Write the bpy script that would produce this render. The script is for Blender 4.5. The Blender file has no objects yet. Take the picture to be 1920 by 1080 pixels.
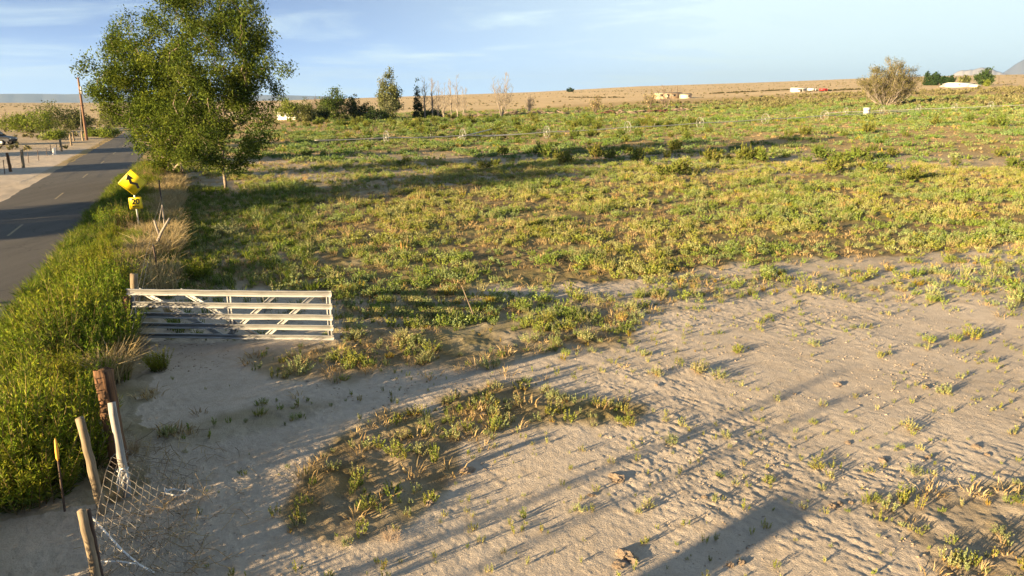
import bpy, math, random
import numpy as np
from mathutils import Vector, Matrix

R = math.radians
rng = np.random.default_rng(7)
random.seed(7)
scene = bpy.context.scene
COL = scene.collection

# ------------------------------------------------------------------ camera
CAM_H = 5.7
FPX = 1300.0                      # focal length in pixels of the 1920 wide photograph
PITCH = math.atan((540 - 183) / FPX)
cam_data = bpy.data.cameras.new('camera')
cam_data.sensor_width = 36
cam_data.lens = FPX / 1920 * 36
cam_data.clip_start = 0.1
cam_data.clip_end = 60000
cam = bpy.data.objects.new('camera', cam_data)
COL.objects.link(cam)
cam.location = (0, 0, CAM_H)
cam.rotation_euler = (math.pi / 2 - PITCH, 0, 0)
scene.camera = cam

# ------------------------------------------------------------------ light
SUN_EL, SHADOW_AZ = 9.5, 54.0     # shadows run towards this azimuth (clockwise from +Y)
sd = bpy.data.lights.new('sun', 'SUN')
sd.energy = 5.0
sd.angle = R(0.5)
sd.color = (1.0, 0.73, 0.39)
sun = bpy.data.objects.new('sun', sd)
COL.objects.link(sun)
sdir = Vector((math.sin(R(SHADOW_AZ)) * math.cos(R(SUN_EL)), math.cos(R(SHADOW_AZ)) * math.cos(R(SUN_EL)), -math.sin(R(SUN_EL))))
sun.rotation_euler = sdir.to_track_quat('-Z', 'Y').to_euler()

world = bpy.data.worlds.new('World')
scene.world = world
world.use_nodes = True
wn, wl = world.node_tree.nodes, world.node_tree.links
wn.clear()
w_out = wn.new('ShaderNodeOutputWorld')
w_bg = wn.new('ShaderNodeBackground')
w_sky = wn.new('ShaderNodeTexSky')
w_sky.sky_type = 'NISHITA'
w_sky.sun_disc = False
w_sky.sun_elevation = R(SUN_EL)
w_sky.sun_rotation = R(SHADOW_AZ + 180)
w_sky.altitude = 2000
w_sky.air_density = 0.25
w_sky.dust_density = 0.0
w_sky.ozone_density = 1.6
w_bg.inputs['Strength'].default_value = 0.05
# thin cirrus: noise laid on a flat cloud layer overhead
tc = wn.new('ShaderNodeTexCoord')
sep = wn.new('ShaderNodeSeparateXYZ')
wl.new(tc.outputs['Generated'], sep.inputs[0])


def wmath(op, a, b=None, clamp=False):
    n = wn.new('ShaderNodeMath')
    n.operation = op
    n.use_clamp = clamp
    for i, v in enumerate((a, b)):
        if v is None:
            continue
        if isinstance(v, (int, float)):
            n.inputs[i].default_value = v
        else:
            wl.new(v, n.inputs[i])
    return n.outputs[0]


zden = wmath('ADD', wmath('MAXIMUM', sep.outputs['Z'], 0.0), 0.10)
comb = wn.new('ShaderNodeCombineXYZ')
wl.new(wmath('DIVIDE', sep.outputs['X'], zden), comb.inputs[0])
wl.new(wmath('DIVIDE', sep.outputs['Y'], zden), comb.inputs[1])
mp = wn.new('ShaderNodeMapping')
mp.inputs['Scale'].default_value = (0.55, 1.0, 1.0)
mp.inputs['Rotation'].default_value = (0, 0, R(-12))
wl.new(comb.outputs[0], mp.inputs[0])
cn = wn.new('ShaderNodeTexNoise')
cn.inputs['Scale'].default_value = 0.9
cn.inputs['Detail'].default_value = 7
cn.inputs['Roughness'].default_value = 0.62
cn.inputs['Distortion'].default_value = 0.6
wl.new(mp.outputs[0], cn.inputs[0])
cr = wn.new('ShaderNodeMapRange')
cr.interpolation_type = 'SMOOTHSTEP'
cr.inputs[1].default_value = 0.46
cr.inputs[2].default_value = 0.74
wl.new(cn.outputs[0], cr.inputs[0])
# a high veil of cirrus that thickens towards the right of the view (east)
veil = wn.new('ShaderNodeMapRange')
veil.interpolation_type = 'SMOOTHSTEP'
veil.inputs[1].default_value = -0.45
veil.inputs[2].default_value = 0.45
veil.inputs[3].default_value = 0.05
veil.inputs[4].default_value = 1.0
wl.new(sep.outputs['X'], veil.inputs[0])
front = wn.new('ShaderNodeMapRange')      # cirrus thinned on purpose overhead and behind, to lower fill light in shade
front.interpolation_type = 'SMOOTHSTEP'
front.inputs[1].default_value = -0.1
front.inputs[2].default_value = 0.7
front.inputs[3].default_value = 0.25
front.inputs[4].default_value = 1.0
wl.new(sep.outputs['Y'], front.inputs[0])
cl = wmath('MULTIPLY', wmath('ADD', wmath('MULTIPLY', cr.outputs[0], 0.68), veil.outputs[0], clamp=True), front.outputs[0], clamp=True)
cmix = wn.new('ShaderNodeMix')
cmix.data_type = 'RGBA'
wl.new(cl, cmix.inputs['Factor'])
cmix.inputs['B'].default_value = (3.75, 4.6, 4.75, 1)
wl.new(w_sky.outputs[0], cmix.inputs['A'])
wl.new(cmix.outputs['Result'], w_bg.inputs['Color'])
wl.new(w_bg.outputs[0], w_out.inputs['Surface'])

scene.view_settings.view_transform = 'Standard'
scene.view_settings.look = 'None'
scene.view_settings.exposure = 2.27
scene.view_settings.gamma = 1.0
scene.render.engine = 'CYCLES'
scene.cycles.use_denoising = True
scene.cycles.max_bounces = 6
scene.cycles.diffuse_bounces = 3
scene.cycles.transmission_bounces = 4
scene.cycles.volume_bounces = 0
scene.cycles.transparent_max_bounces = 8


# ------------------------------------------------------------------ noise
def _hash(ix, iy, seed):
    h = (ix.astype(np.int64) * 374761393 + iy.astype(np.int64) * 668265263 + seed * 974711) & 0x7fffffff
    h = ((h ^ (h >> 13)) * 1274126177) & 0x7fffffff
    h = h ^ (h >> 16)
    return (h & 0xffff) / 65535.0


def vnoise(x, y, seed=0):
    x0, y0 = np.floor(x), np.floor(y)
    fx, fy = x - x0, y - y0
    fx = fx * fx * fx * (fx * (fx * 6 - 15) + 10)
    fy = fy * fy * fy * (fy * (fy * 6 - 15) + 10)
    a, b = _hash(x0, y0, seed), _hash(x0 + 1, y0, seed)
    c, d = _hash(x0, y0 + 1, seed), _hash(x0 + 1, y0 + 1, seed)
    return (a + (b - a) * fx) * (1 - fy) + (c + (d - c) * fx) * fy


def fbm(x, y, seed=0, octv=4, gain=0.5):
    s, a, t = 0.0, 1.0, 0.0
    for i in range(octv):
        s = s + a * vnoise(x * 2 ** i + 17.3 * i, y * 2 ** i - 9.1 * i, seed + i)
        t += a
        a *= gain
    return s / t


def sstep(a, b, x):
    t = np.clip((x - a) / (b - a), 0, 1)
    return t * t * (3 - 2 * t)


# ------------------------------------------------------------------ lie of the land
HX = np.array([-60, -40, -28.5, -18, -11, 1.8, 10, 19.5, 25.4, 29.4, 34.5, 50, 75])
HE = np.array([-6.9, -6.9, -7.9, -4.8, 0, 10, 19.6, 25.5, 29.8, 32.2, 33, 31, 30]) / FPX


def base_z(x, y):
    x, y = np.asarray(x, float), np.asarray(y, float)
    r = np.hypot(x, y)
    az = np.degrees(np.arctan2(x, np.maximum(y, 1e-6)))
    near = 0.034 * np.maximum(x, 0) * sstep(30, 95, y)
    e = np.interp(az, HX, HE) * sstep(0, 1, y)
    rm = 1600.0
    ca = np.minimum(1.0, 150.0 / np.maximum(r, 1e-6))
    zn = 0.034 * np.maximum(x * ca, 0) * sstep(30, 95, y * ca)
    zh = CAM_H + e * rm
    mid = zn + (zh - zn) * np.clip((r - 150) / (rm - 150), 0, 1)
    far = np.where(e < 0, CAM_H + e * r, zh)
    z = np.where(r < 150, near, np.where(r < rm, mid, far))
    roll = (fbm(x / 260, y / 260, 91, 3) - 0.5) * 5.0 * sstep(180, 600, r) * (1 - sstep(1100, 1500, r))
    return z + roll


RD = np.array([math.sin(R(-24.4)), math.cos(R(-24.4))])     # along the road
RN = np.array([RD[1], -RD[0]])                              # to its right
ROAD_L, ROAD_R = -10.15, -4.75


def along(x, y):
    return x * RD[0] + y * RD[1]


def across(x, y):
    return x * RN[0] + y * RN[1]


def sn(s, n):
    return (s * RD[0] + n * RN[0], s * RD[1] + n * RN[1])


def project(x, y, z):
    """photograph pixel of a point (used to read the measured ground-cover plan)"""
    dz = z - CAM_H
    c, s = math.cos(PITCH), math.sin(PITCH)
    dep = y * c - dz * s
    up = y * s + dz * c
    dep = np.maximum(dep, 0.05)
    return 960 + FPX * x / dep, 540 - FPX * up / dep, dep


def ray(px, py):
    u, v = (px - 960) / FPX, (540 - py) / FPX
    c, s = math.cos(PITCH), math.sin(PITCH)
    return np.array([u, c + v * s, -s + v * c])


def ground(px, py):
    """where a spot seen at this pixel lies on the ground"""
    d = ray(px, py)
    t, dt = 3.0, 0.4
    prev = t
    while t < 6000:
        p = d * t
        if CAM_H + p[2] <= base_z(p[0], p[1]):
            a, b = prev, t
            for _ in range(30):
                m = (a + b) / 2
                if CAM_H + d[2] * m <= base_z(d[0] * m, d[1] * m):
                    b = m
                else:
                    a = m
            p = d * b
            break
        prev = t
        t += dt
        dt = max(0.4, t * 0.01)
    return np.array([p[0], p[1], float(base_z(p[0], p[1]))])


def at_depth(px, py, y):
    d = ray(px, py)
    return np.array([0, 0, CAM_H]) + d * (y / d[1])


def gz(x, y):
    return float(base_z(x, y) + micro(np.array([float(x)]), np.array([float(y)]))[0])


# ------------------------------------------------------------------ ground-cover plan (plan shapes measured on the photograph)
GW, GH = 240, 135
gx, gy = np.meshgrid((np.arange(GW) + .5) * 8, (np.arange(GH) + .5) * 8)


def poly_mask(pts):
    m = np.zeros(gx.shape, bool)
    n = len(pts)
    for i in range(n):
        x1, y1 = pts[i]
        x2, y2 = pts[(i + 1) % n]
        if y1 == y2:
            continue
        c = ((gy >= y1) != (gy >= y2)) & (gx < (x2 - x1) * (gy - y1) / (y2 - y1) + x1)
        m ^= c
    return m


def blur(a, k=2):
    for _ in range(k):
        p = np.pad(a, 1, mode='edge')
        a = (p[:-2, 1:-1] + p[2:, 1:-1] + p[1:-1, :-2] + p[1:-1, 2:] + 2 * p[1:-1, 1:-1]) / 6
    return a


plan = np.full(gx.shape, 0.06)


def zone(v, *pts):
    plan[poly_mask(pts)] = v


zone(0.42, (250, 200), (1930, 180), (1930, 345), (1100, 335), (800, 350), (560, 360), (300, 350))
zone(0.86, (480, 410), (800, 352), (1000, 335), (1930, 325), (1930, 455), (1700, 478), (1500, 488), (1350, 502), (1200, 520), (1100, 540), (950, 535), (860, 500), (700, 480), (560, 440))
zone(0.70, (480, 410), (700, 470), (860, 500), (950, 535), (870, 550), (640, 575), (560, 540), (520, 470))
zone(0.66, (305, 360), (560, 355), (800, 345), (480, 412), (560, 545), (400, 548), (300, 560), (290, 450))
zone(0.62, (420, 440), (480, 440), (540, 545), (430, 545))
zone(0.5, (640, 578), (860, 550), (900, 570), (760, 602), (640, 645))
zone(0.54, (640, 640), (760, 598), (900, 565), (1050, 556), (1185, 560), (1190, 650), (1000, 665), (900, 700), (760, 690), (660, 720), (480, 705), (455, 665))
zone(0.34, (1180, 530), (1500, 500), (1480, 540), (1260, 585), (1185, 610))
zone(0.20, (1480, 500), (1930, 460), (1930, 600), (1700, 560), (1500, 555))
zone(0.60, (520, 970), (590, 850), (720, 765), (870, 785), (860, 890), (770, 990), (640, 1030), (550, 1010))
zone(0.62, (810, 745), (960, 715), (1220, 765), (1200, 792), (1000, 805), (880, 835))
zone(0.46, (1620, 930), (1930, 900), (1930, 1090), (1760, 1090), (1700, 1000), (1640, 985))
zone(0.40, (250, 815), (480, 765), (590, 745), (640, 760), (480, 815), (330, 850))
zone(0.10, (900, 690), (1200, 650), (1300, 700), (1200, 760), (950, 715))
plan = blur(plan, 2)


def plan_at(px, py):
    fx = np.clip(px / 8 - .5, 0, GW - 1.001)
    fy = np.clip(py / 8 - .5, 0, GH - 1.001)
    ix, iy = fx.astype(int), fy.astype(int)
    tx, ty = fx - ix, fy - iy
    return (plan[iy, ix] * (1 - tx) + plan[iy, ix + 1] * tx) * (1 - ty) + (plan[iy + 1, ix] * (1 - tx) + plan[iy + 1, ix + 1] * tx) * ty


def cover(x, y):
    px, py, _ = project(x, y, base_z(x, y))
    w = plan_at(px, py)
    n = across(x, y)
    s = along(x, y)
    n = n + (fbm(x / .5, y / .5, 13, 3) - .5) * .7
    verge = (n > ROAD_R - .1) & (n < np.where(s < 10.6, -3.3, -1.3)) & (s > 2) & (s < 80)
    return np.where(verge, .42, np.where(n < -1.6, 0.02, w))


def micro(x, y):
    r = np.hypot(x, y)
    n = across(x, y)
    offroad = np.clip(np.maximum(n - ROAD_R - 0.15, ROAD_L - 0.15 - n) / 0.5, 0, 1)
    fade = 1 - sstep(70, 140, r)
    w = cover(x, y)
    q = (x * 0.71 - y * 0.71)
    p = (x * 0.71 + y * 0.71)
    big = (fbm(x / 2.3, y / 2.3, 3, 3) - .5) * 0.09
    right = sstep(-2, 5, x - 0.25 * y + 1.5)
    fur = (fbm(q / 0.30, p / 0.075, 11, 4, .62) - .5) * (0.018 + 0.016 * right) * (.4 + 1.2 * vnoise(x / .5, y / .5, 15))
    fine = (np.abs(fbm(x / 0.12, y / 0.12, 23, 3, .6) - .5) * 2.0 - .25) * -0.016 + (fbm(x / .06, y / .06, 27, 2) - .5) * .018
    cl = fbm(x / 0.20, y / 0.20, 31, 3)
    clod = sstep(0.64, 0.74, cl) * 0.022 * (0.4 + 1.2 * vnoise(x / .06, y / .06, 37))
    patch = sstep(.35, .65, fbm(x / 3.1, y / 3.1, 41, 2))
    hum = sstep(.4, .8, fbm(x / .35, y / .35, 51, 3)) * 0.05 * np.clip(w * 1.6, 0, 1)
    return (big + (fur + fine) * (0.45 + 0.55 * patch) + clod * .45 * patch + hum) * offroad * fade - 0.006 * (1 - offroad)


# ------------------------------------------------------------------ mesh helpers
class MB:
    def __init__(self):
        self.V, self.F, self.C, self.n = [], [], [], 0

    def raw(self, v, f, c=None):
        v = np.asarray(v, float).reshape(-1, 3)
        for k in (f if isinstance(f, list) and len(f) and isinstance(f[0], np.ndarray) and f[0].ndim == 2 else [f]):
            k = np.asarray(k)
            if k.size:
                self.F.append(k + self.n)
        self.V.append(v)
        if c is None:
            c = (1, 1, 1)
        c = np.asarray(c, float)
        self.C.append(np.broadcast_to(c, v.shape).copy())
        self.n += len(v)

    def box(self, lo, hi, m=None):
        x0, y0, z0 = lo
        x1, y1, z1 = hi
        v = np.array([(x0, y0, z0), (x1, y0, z0), (x1, y1, z0), (x0, y1, z0), (x0, y0, z1), (x1, y0, z1), (x1, y1, z1), (x0, y1, z1)], float)
        if m is not None:
            v = np.array([m @ Vector(p) for p in v])
        self.raw(v, np.array([(0, 3, 2, 1), (4, 5, 6, 7), (0, 1, 5, 4), (1, 2, 6, 5), (2, 3, 7, 6), (3, 0, 4, 7)]))

    def tube(self, path, rad, sides=6, cap=True, c=None):
        P = np.asarray(path, float)
        k = len(P)
        rad = np.broadcast_to(np.asarray(rad, float), (k,))
        T = np.gradient(P, axis=0)
        T /= np.linalg.norm(T, axis=1, keepdims=True) + 1e-9
        ref = np.array([0, 0, 1.0]) if abs(T[:, 2]).mean() < .8 else np.array([1.0, 0.13, 0])
        A = np.cross(T, ref)
        A /= np.linalg.norm(A, axis=1, keepdims=True) + 1e-9
        B = np.cross(T, A)
        a = np.linspace(0, 2 * np.pi, sides, endpoint=False)
        v = P[:, None] + rad[:, None, None] * (np.cos(a)[None, :, None] * A[:, None] + np.sin(a)[None, :, None] * B[:, None])
        i = np.arange(k - 1)[:, None] * sides
        j = np.arange(sides)[None]
        j2 = (j + 1) % sides
        f = np.stack([i + j, i + j2, i + sides + j2, i + sides + j], -1).reshape(-1, 4)
        self.raw(v.reshape(-1, 3), f, c)
        if cap:
            b = self.n - k * sides
            self.F.append(np.array([np.arange(sides)[::-1] + b]))
            self.F.append(np.array([np.arange(sides) + b + (k - 1) * sides]))

    def build(self, name, mat, parent=None, smooth=False, tint=False):
        V = np.concatenate(self.V) if self.V else np.zeros((0, 3))
        me = bpy.data.meshes.new(name)
        me.vertices.add(len(V))
        me.vertices.foreach_set('co', V.astype(np.float32).ravel())
        loops = np.concatenate([f.ravel() for f in self.F]).astype(np.int32)
        sizes = np.concatenate([np.full(len(f), f.shape[1]) for f in self.F]).astype(np.int32)
        me.loops.add(len(loops))
        me.loops.foreach_set('vertex_index', loops)
        me.polygons.add(len(sizes))
        st = np.concatenate([[0], np.cumsum(sizes)[:-1]]).astype(np.int32)
        me.polygons.foreach_set('loop_start', st)
        me.polygons.foreach_set('loop_total', sizes)
        if smooth:
            me.polygons.foreach_set('use_smooth', np.ones(len(sizes), bool))
        me.update(calc_edges=True)
        if tint:
            at = me.attributes.new('tint', 'FLOAT_COLOR', 'POINT')
            C = np.concatenate(self.C)
            at.data.foreach_set('color', np.concatenate([C, np.ones((len(C), 1))], 1).astype(np.float32).ravel())
        me.materials.append(mat)
        o = bpy.data.objects.new(name, me)
        COL.objects.link(o)
        if parent is not None:
            o.parent = parent
        return o


def tag(o, label=None, cat=None, group=None, kind=None):
    if label:
        o['label'] = label
    if cat:
        o['category'] = cat
    if group:
        o['group'] = group
    if kind:
        o['kind'] = kind
    return o


def empty(name, loc, label, cat, group=None, rz=0.0):
    o = bpy.data.objects.new(name, None)
    COL.objects.link(o)
    o.location = loc
    o.rotation_euler = (0, 0, rz)
    o.empty_display_size = 0.2
    return tag(o, label, cat, group)


def copy_tree(o, parent=None):
    c = o.copy()
    COL.objects.link(c)
    if parent is not None:
        c.parent = parent
    for ch in [k for k in bpy.data.objects if k.parent == o]:
        copy_tree(ch, c)
    return c


# ------------------------------------------------------------------ materials
def new_mat(name):
    m = bpy.data.materials.new(name)
    m.use_nodes = True
    n, l = m.node_tree.nodes, m.node_tree.links
    n.clear()
    out = n.new('ShaderNodeOutputMaterial')
    return m, n, l, out


def solid(name, col, rough=0.7, col2=None, scale=8.0, metal=0.0, bump=0.0, stretch=(1, 1, 1), lo=.35, hi=.65):
    m, n, l, out = new_mat(name)
    b = n.new('ShaderNodeBsdfPrincipled')
    b.inputs['Roughness'].default_value = rough
    b.inputs['Metallic'].default_value = metal
    b.inputs['Base Color'].default_value = (*col, 1)
    l.new(b.outputs[0], out.inputs[0])
    if col2 is not None or bump:
        t = n.new('ShaderNodeTexCoord')
        mp = n.new('ShaderNodeMapping')
        mp.inputs['Scale'].default_value = stretch
        l.new(t.outputs['Object'], mp.inputs[0])
        z = n.new('ShaderNodeTexNoise')
        z.inputs['Scale'].default_value = scale
        z.inputs['Detail'].default_value = 6
        z.inputs['Roughness'].default_value = .65
        l.new(mp.outputs[0], z.inputs[0])
        if col2 is not None:
            r = n.new('ShaderNodeMapRange')
            r.inputs[1].default_value = lo
            r.inputs[2].default_value = hi
            l.new(z.outputs[0], r.inputs[0])
            mx = n.new('ShaderNodeMix')
            mx.data_type = 'RGBA'
            mx.inputs['A'].default_value = (*col, 1)
            mx.inputs['B'].default_value = (*col2, 1)
            l.new(r.outputs[0], mx.inputs['Factor'])
            l.new(mx.outputs['Result'], b.inputs['Base Color'])
        if bump:
            bp = n.new('ShaderNodeBump')
            bp.inputs['Strength'].default_value = 1
            bp.inputs['Distance'].default_value = bump
            l.new(z.outputs[0], bp.inputs['Height'])
            l.new(bp.outputs[0], b.inputs['Normal'])
    return m


def foliage(name, transl=0.3, hue=0.03, val=0.25):
    m, n, l, out = new_mat(name)
    at = n.new('ShaderNodeAttribute')
    at.attribute_name = 'tint'
    oi = n.new('ShaderNodeObjectInfo')
    ge = n.new('ShaderNodeNewGeometry')
    hs = n.new('ShaderNodeHueSaturation')
    r1 = n.new('ShaderNodeMapRange')
    r1.inputs[3].default_value = .5 - hue
    r1.inputs[4].default_value = .5 + hue
    l.new(oi.outputs['Random'], r1.inputs[0])
    l.new(r1.outputs[0], hs.inputs['Hue'])
    r2 = n.new('ShaderNodeMapRange')
    r2.inputs[3].default_value = 1 - val
    r2.inputs[4].default_value = 1 + val
    l.new(ge.outputs['Random Per Island'], r2.inputs[0])
    l.new(r2.outputs[0], hs.inputs['Value'])
    l.new(at.outputs['Color'], hs.inputs['Color'])
    d = n.new('ShaderNodeBsdfDiffuse')
    t = n.new('ShaderNodeBsdfTranslucent')
    mx = n.new('ShaderNodeMixShader')
    mx.inputs[0].default_value = transl
    l.new(hs.outputs[0], d.inputs[0])
    l.new(hs.outputs[0], t.inputs[0])
    l.new(d.outputs[0], mx.inputs[1])
    l.new(t.outputs[0], mx.inputs[2])
    l.new(mx.outputs[0], out.inputs[0])
    return m


M_LEAF = foliage('leaf_green', 0.17)
M_TREE = foliage('tree_leaf', 0.28, 0.0, 0.3)
M_GRASS = foliage('grass_blade', 0.25, 0.02, 0.2)
M_DRY = foliage('dry_stalk', 0.15, 0.01, 0.25)
M_BARK = solid('bark', (.16, .12, .09), .9, (.30, .25, .20), 14, bump=.02, stretch=(1, 1, .25))
M_DEADWOOD = solid('dead_wood', (.20, .17, .145), .9, (.33, .29, .25), 6, bump=.01)
M_DARKWOOD = solid('dark_twig', (.13, .10, .085), .9, (.22, .17, .14), 6)
M_POSTWOOD = solid('weathered_post_wood', (.12, .09, .06), .85, (.32, .25, .165), 22, bump=.004, stretch=(1, 1, .08))
M_GREYWOOD = solid('whitened_post_wood', (.20, .19, .18), .85, (.36, .35, .34), 25, bump=.004, stretch=(1, 1, .08))
M_TIE = solid('split_brown_timber', (.04, .022, .013), .9, (.20, .10, .045), 20, bump=.02, stretch=(1, 1, .06))
M_TPOST = solid('rusted_steel_post', (.05, .035, .03), .7, (.10, .06, .045), 30)
M_WIRE = solid('galvanised_wire', (.32, .30, .27), .6, (.17, .13, .10), 6, metal=.2)
M_PIPE = solid('aluminium_pipe', (.44, .44, .42), .5, (.34, .34, .33), 3, metal=.4)
M_GATE = solid('weathered_white_steel', (.36, .365, .37), .6, (.19, .19, .185), 7, bump=.003, stretch=(.5, 1, 2.4), lo=.48, hi=.72)
M_GATESHADE = solid('shaded_grey_steel', (.18, .182, .185), .65, (.10, .10, .098), 6, bump=.003, stretch=(.4, 1, 3), lo=.42, hi=.7)  # grey steel web, darkened in colour to stand in for recess shade
M_YEL = solid('yellow_sign_sheeting', (.88, .66, .005), .45, (.80, .60, .01), 5)
M_BLK = solid('black_sign_ink', (.012, .011, .010), .5)
M_STEEL = solid('galvanised_post', (.62, .62, .60), .45, (.5, .5, .49), 10, metal=.4)
M_WHITE = solid('white_paint', (.78, .78, .76), .6, (.66, .65, .62), 3)
M_OLDSTICK = solid('old_stick', (.12, .09, .065), .9, (.24, .19, .14), 12)
M_ROPE = solid('white_rope', (.72, .72, .72), .8)
M_RED = solid('red_paint', (.45, .03, .03), .5)
M_GLASS = solid('dark_glass', (.02, .025, .03), .1)
M_ROOF = solid('roof_sheet', (.10, .095, .09), .8, (.16, .14, .13), 3)
M_TANWALL = solid('tan_wall', (.46, .36, .25), .85, (.38, .30, .22), 2)
M_DARKCAR = solid('dark_car_paint', (.03, .032, .04), .3)
M_RUBBER = solid('tyre_rubber', (.02, .02, .02), .9)
M_POLE = solid('pole_timber', (.13, .065, .04), .9, (.24, .14, .09), 10, stretch=(1, 1, .1))
M_TAPE = solid('orange_tape', (.75, .30, .03), .6, (.85, .5, .08), 6)
M_RUST = solid('rusty_scrap', (.13, .05, .03), .85, (.06, .04, .035), 2)
M_BRICK = solid('shadow_pillar_brick', (.28, .14, .10), .9, (.36, .2, .14), 9)


def ground_material():
    m, n, l, out = new_mat('ground_soil')
    b = n.new('ShaderNodeBsdfPrincipled')
    b.inputs['Roughness'].default_value = .95
    b.inputs['Specular IOR Level'].default_value = .1
    l.new(b.outputs[0], out.inputs[0])
    t = n.new('ShaderNodeTexCoord')
    at = n.new('ShaderNodeAttribute')
    at.attribute_name = 'tint'
    sp = n.new('ShaderNodeSeparateColor')
    l.new(at.outputs['Color'], sp.inputs[0])

    def noise(s, d=5, ro=.6, stretch=None):
        z = n.new('ShaderNodeTexNoise')
        z.inputs['Scale'].default_value = s
        z.inputs['Detail'].default_value = d
        z.inputs['Roughness'].default_value = ro
        if stretch:
            q = n.new('ShaderNodeMapping')
            q.inputs['Scale'].default_value = stretch
            l.new(t.outputs['Object'], q.inputs[0])
            l.new(q.outputs[0], z.inputs[0])
        else:
            l.new(t.outputs['Object'], z.inputs[0])
        return z.outputs[0]

    def rng_(x, a, c, o0=0.0, o1=1.0):
        r = n.new('ShaderNodeMapRange')
        r.inputs[1].default_value = a
        r.inputs[2].default_value = c
        r.inputs[3].default_value = o0
        r.inputs[4].default_value = o1
        l.new(x, r.inputs[0])
        return r.outputs[0]

    def mix(f, a, c):
        x = n.new('ShaderNodeMix')
        x.data_type = 'RGBA'
        if isinstance(f, float):
            x.inputs['Factor'].default_value = f
        else:
            l.new(f, x.inputs['Factor'])
        for k, v in (('A', a), ('B', c)):
            if isinstance(v, tuple):
                x.inputs[k].default_value = (*v, 1)
            else:
                l.new(v, x.inputs[k])
        return x.outputs['Result']

    def mul(a, c):
        x = n.new('ShaderNodeMath')
        x.operation = 'MULTIPLY'
        x.use_clamp = True
        for i, v in enumerate((a, c)):
            if isinstance(v, float):
                x.inputs[i].default_value = v
            else:
                l.new(v, x.inputs[i])
        return x.outputs[0]
    sand = mix(rng_(noise(.35), .35, .65), (.54, .47, .405), (.44, .38, .325))
    sand = mix(rng_(noise(6, 6, .7), .4, .75, 0, .55), sand, (.32, .27, .225))
    sand = mix(rng_(noise(28, 4, .7), .5, .8, 0, .45), sand, (.60, .52, .44))
    sand = mix(rng_(noise(55, 3, .8), .60, .72, 0, .8), sand, (.20, .15, .11))
    sand = mix(rng_(noise(2.2, 5, .7), .5, .72, 0, .5), sand, (.33, .26, .19))
    straw = mix(rng_(noise(1.3, 6, .7), .35, .65), (.26, .195, .105), (.15, .115, .06))
    straw = mix(rng_(noise(.22, 4), .45, .62), straw, (.19, .17, .075))
    gold = mix(rng_(noise(.5, 6, .75), .38, .64), (.44, .33, .165), (.28, .20, .10))
    straw = mix(sp.outputs[2], straw, gold)
    plain = mix(rng_(noise(.02, 6, .6, (1, 2.2, 1)), .38, .62), (.57, .44, .265), (.47, .35, .205))
    plain = mix(rng_(noise(.11, 5, .75), .55, .72, 0, .6), plain, (.22, .18, .10))
    col = mix(rng_(sp.outputs[0], .12, .7), sand, straw)
    col = mix(sp.outputs[1], col, plain)
    l.new(col, b.inputs['Base Color'])
    bp = n.new('ShaderNodeBump')
    bp.inputs['Strength'].default_value = 1.0
    bp.inputs['Distance'].default_value = .035
    l.new(noise(34, 5, .7), bp.inputs['Height'])
    bp2 = n.new('ShaderNodeBump')
    bp2.inputs['Distance'].default_value = .25
    l.new(mul(noise(1.4, 6, .75), sp.outputs[2]), bp2.inputs['Height'])
    l.new(bp2.outputs[0], bp.inputs['Normal'])
    l.new(bp.outputs[0], b.inputs['Normal'])
    return m


M_GROUND = ground_material()

# ------------------------------------------------------------------ ground sheet
def build_ground():
    rs = [2.6]
    while rs[-1] < 30000:
        r = rs[-1]
        k = .0037 if r < 26 else (.0065 if r < 90 else (.02 if r < 900 else .06))
        rs.append(r * (1 + k))
    rs = np.array(rs)
    a1 = np.arange(-41, 41.001, .125)
    a0 = np.concatenate([np.arange(-180, -64, 4.0), np.arange(-62, -41.2, .4)])
    a2 = np.concatenate([np.arange(41.4, 68, .4), np.arange(70, 179, 4.0)])
    az = np.radians(np.concatenate([a0, a1, a2]))
    X = rs[:, None] * np.sin(az)[None]
    Y = rs[:, None] * np.cos(az)[None]
    Z = base_z(X, Y) + micro(X, Y)
    nr, na = X.shape
    V = np.stack([X, Y, Z], -1).reshape(-1, 3)
    i = np.arange(nr - 1)[:, None] * na
    j = np.arange(na)[None]
    j2 = (j + 1) % na
    F = np.stack([i + j, i + j2, i + na + j2, i + na + j], -1).reshape(-1, 4)[:, ::-1]
    mb = MB()
    x, y = V[:, 0], V[:, 1]
    r = np.hypot(x, y)
    w = cover(x, y)
    w = w + (fbm(x / .8, y / .8, 61, 3) - .5) * .5 * np.clip(w * 3, 0, 1)
    w = np.maximum(w, .75 * sstep(50, 85, r))
    left = sstep(-12.6, -14.5, across(x, y)) * (y > 0)
    lot = across(x, y) < -11
    w = np.where(lot, .06 + .35 * sstep(80, 110, r), w)
    pl = sstep(0, 1, (r - np.interp(np.degrees(np.arctan2(x, y)), [-40, -25, -18, 0, 10, 25, 40], [150, 150, 200, 250, 300, 330, 330])) / 50)
    C = np.stack([np.clip(w, 0, 1), pl, sstep(48, 100, r)], 1)
    mb.raw(V, F, C)
    mb.V.append(np.array([[0, 0, 0.0]]))
    mb.C.append(np.zeros((1, 3)))
    c = mb.n
    mb.n += 1
    mb.F.append(np.stack([np.arange(na), (np.arange(na) + 1) % na, np.full(na, c)], -1)[:, ::-1])
    return tag(mb.build('ground', M_GROUND, smooth=True, tint=True), kind='structure')


build_ground()


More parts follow.
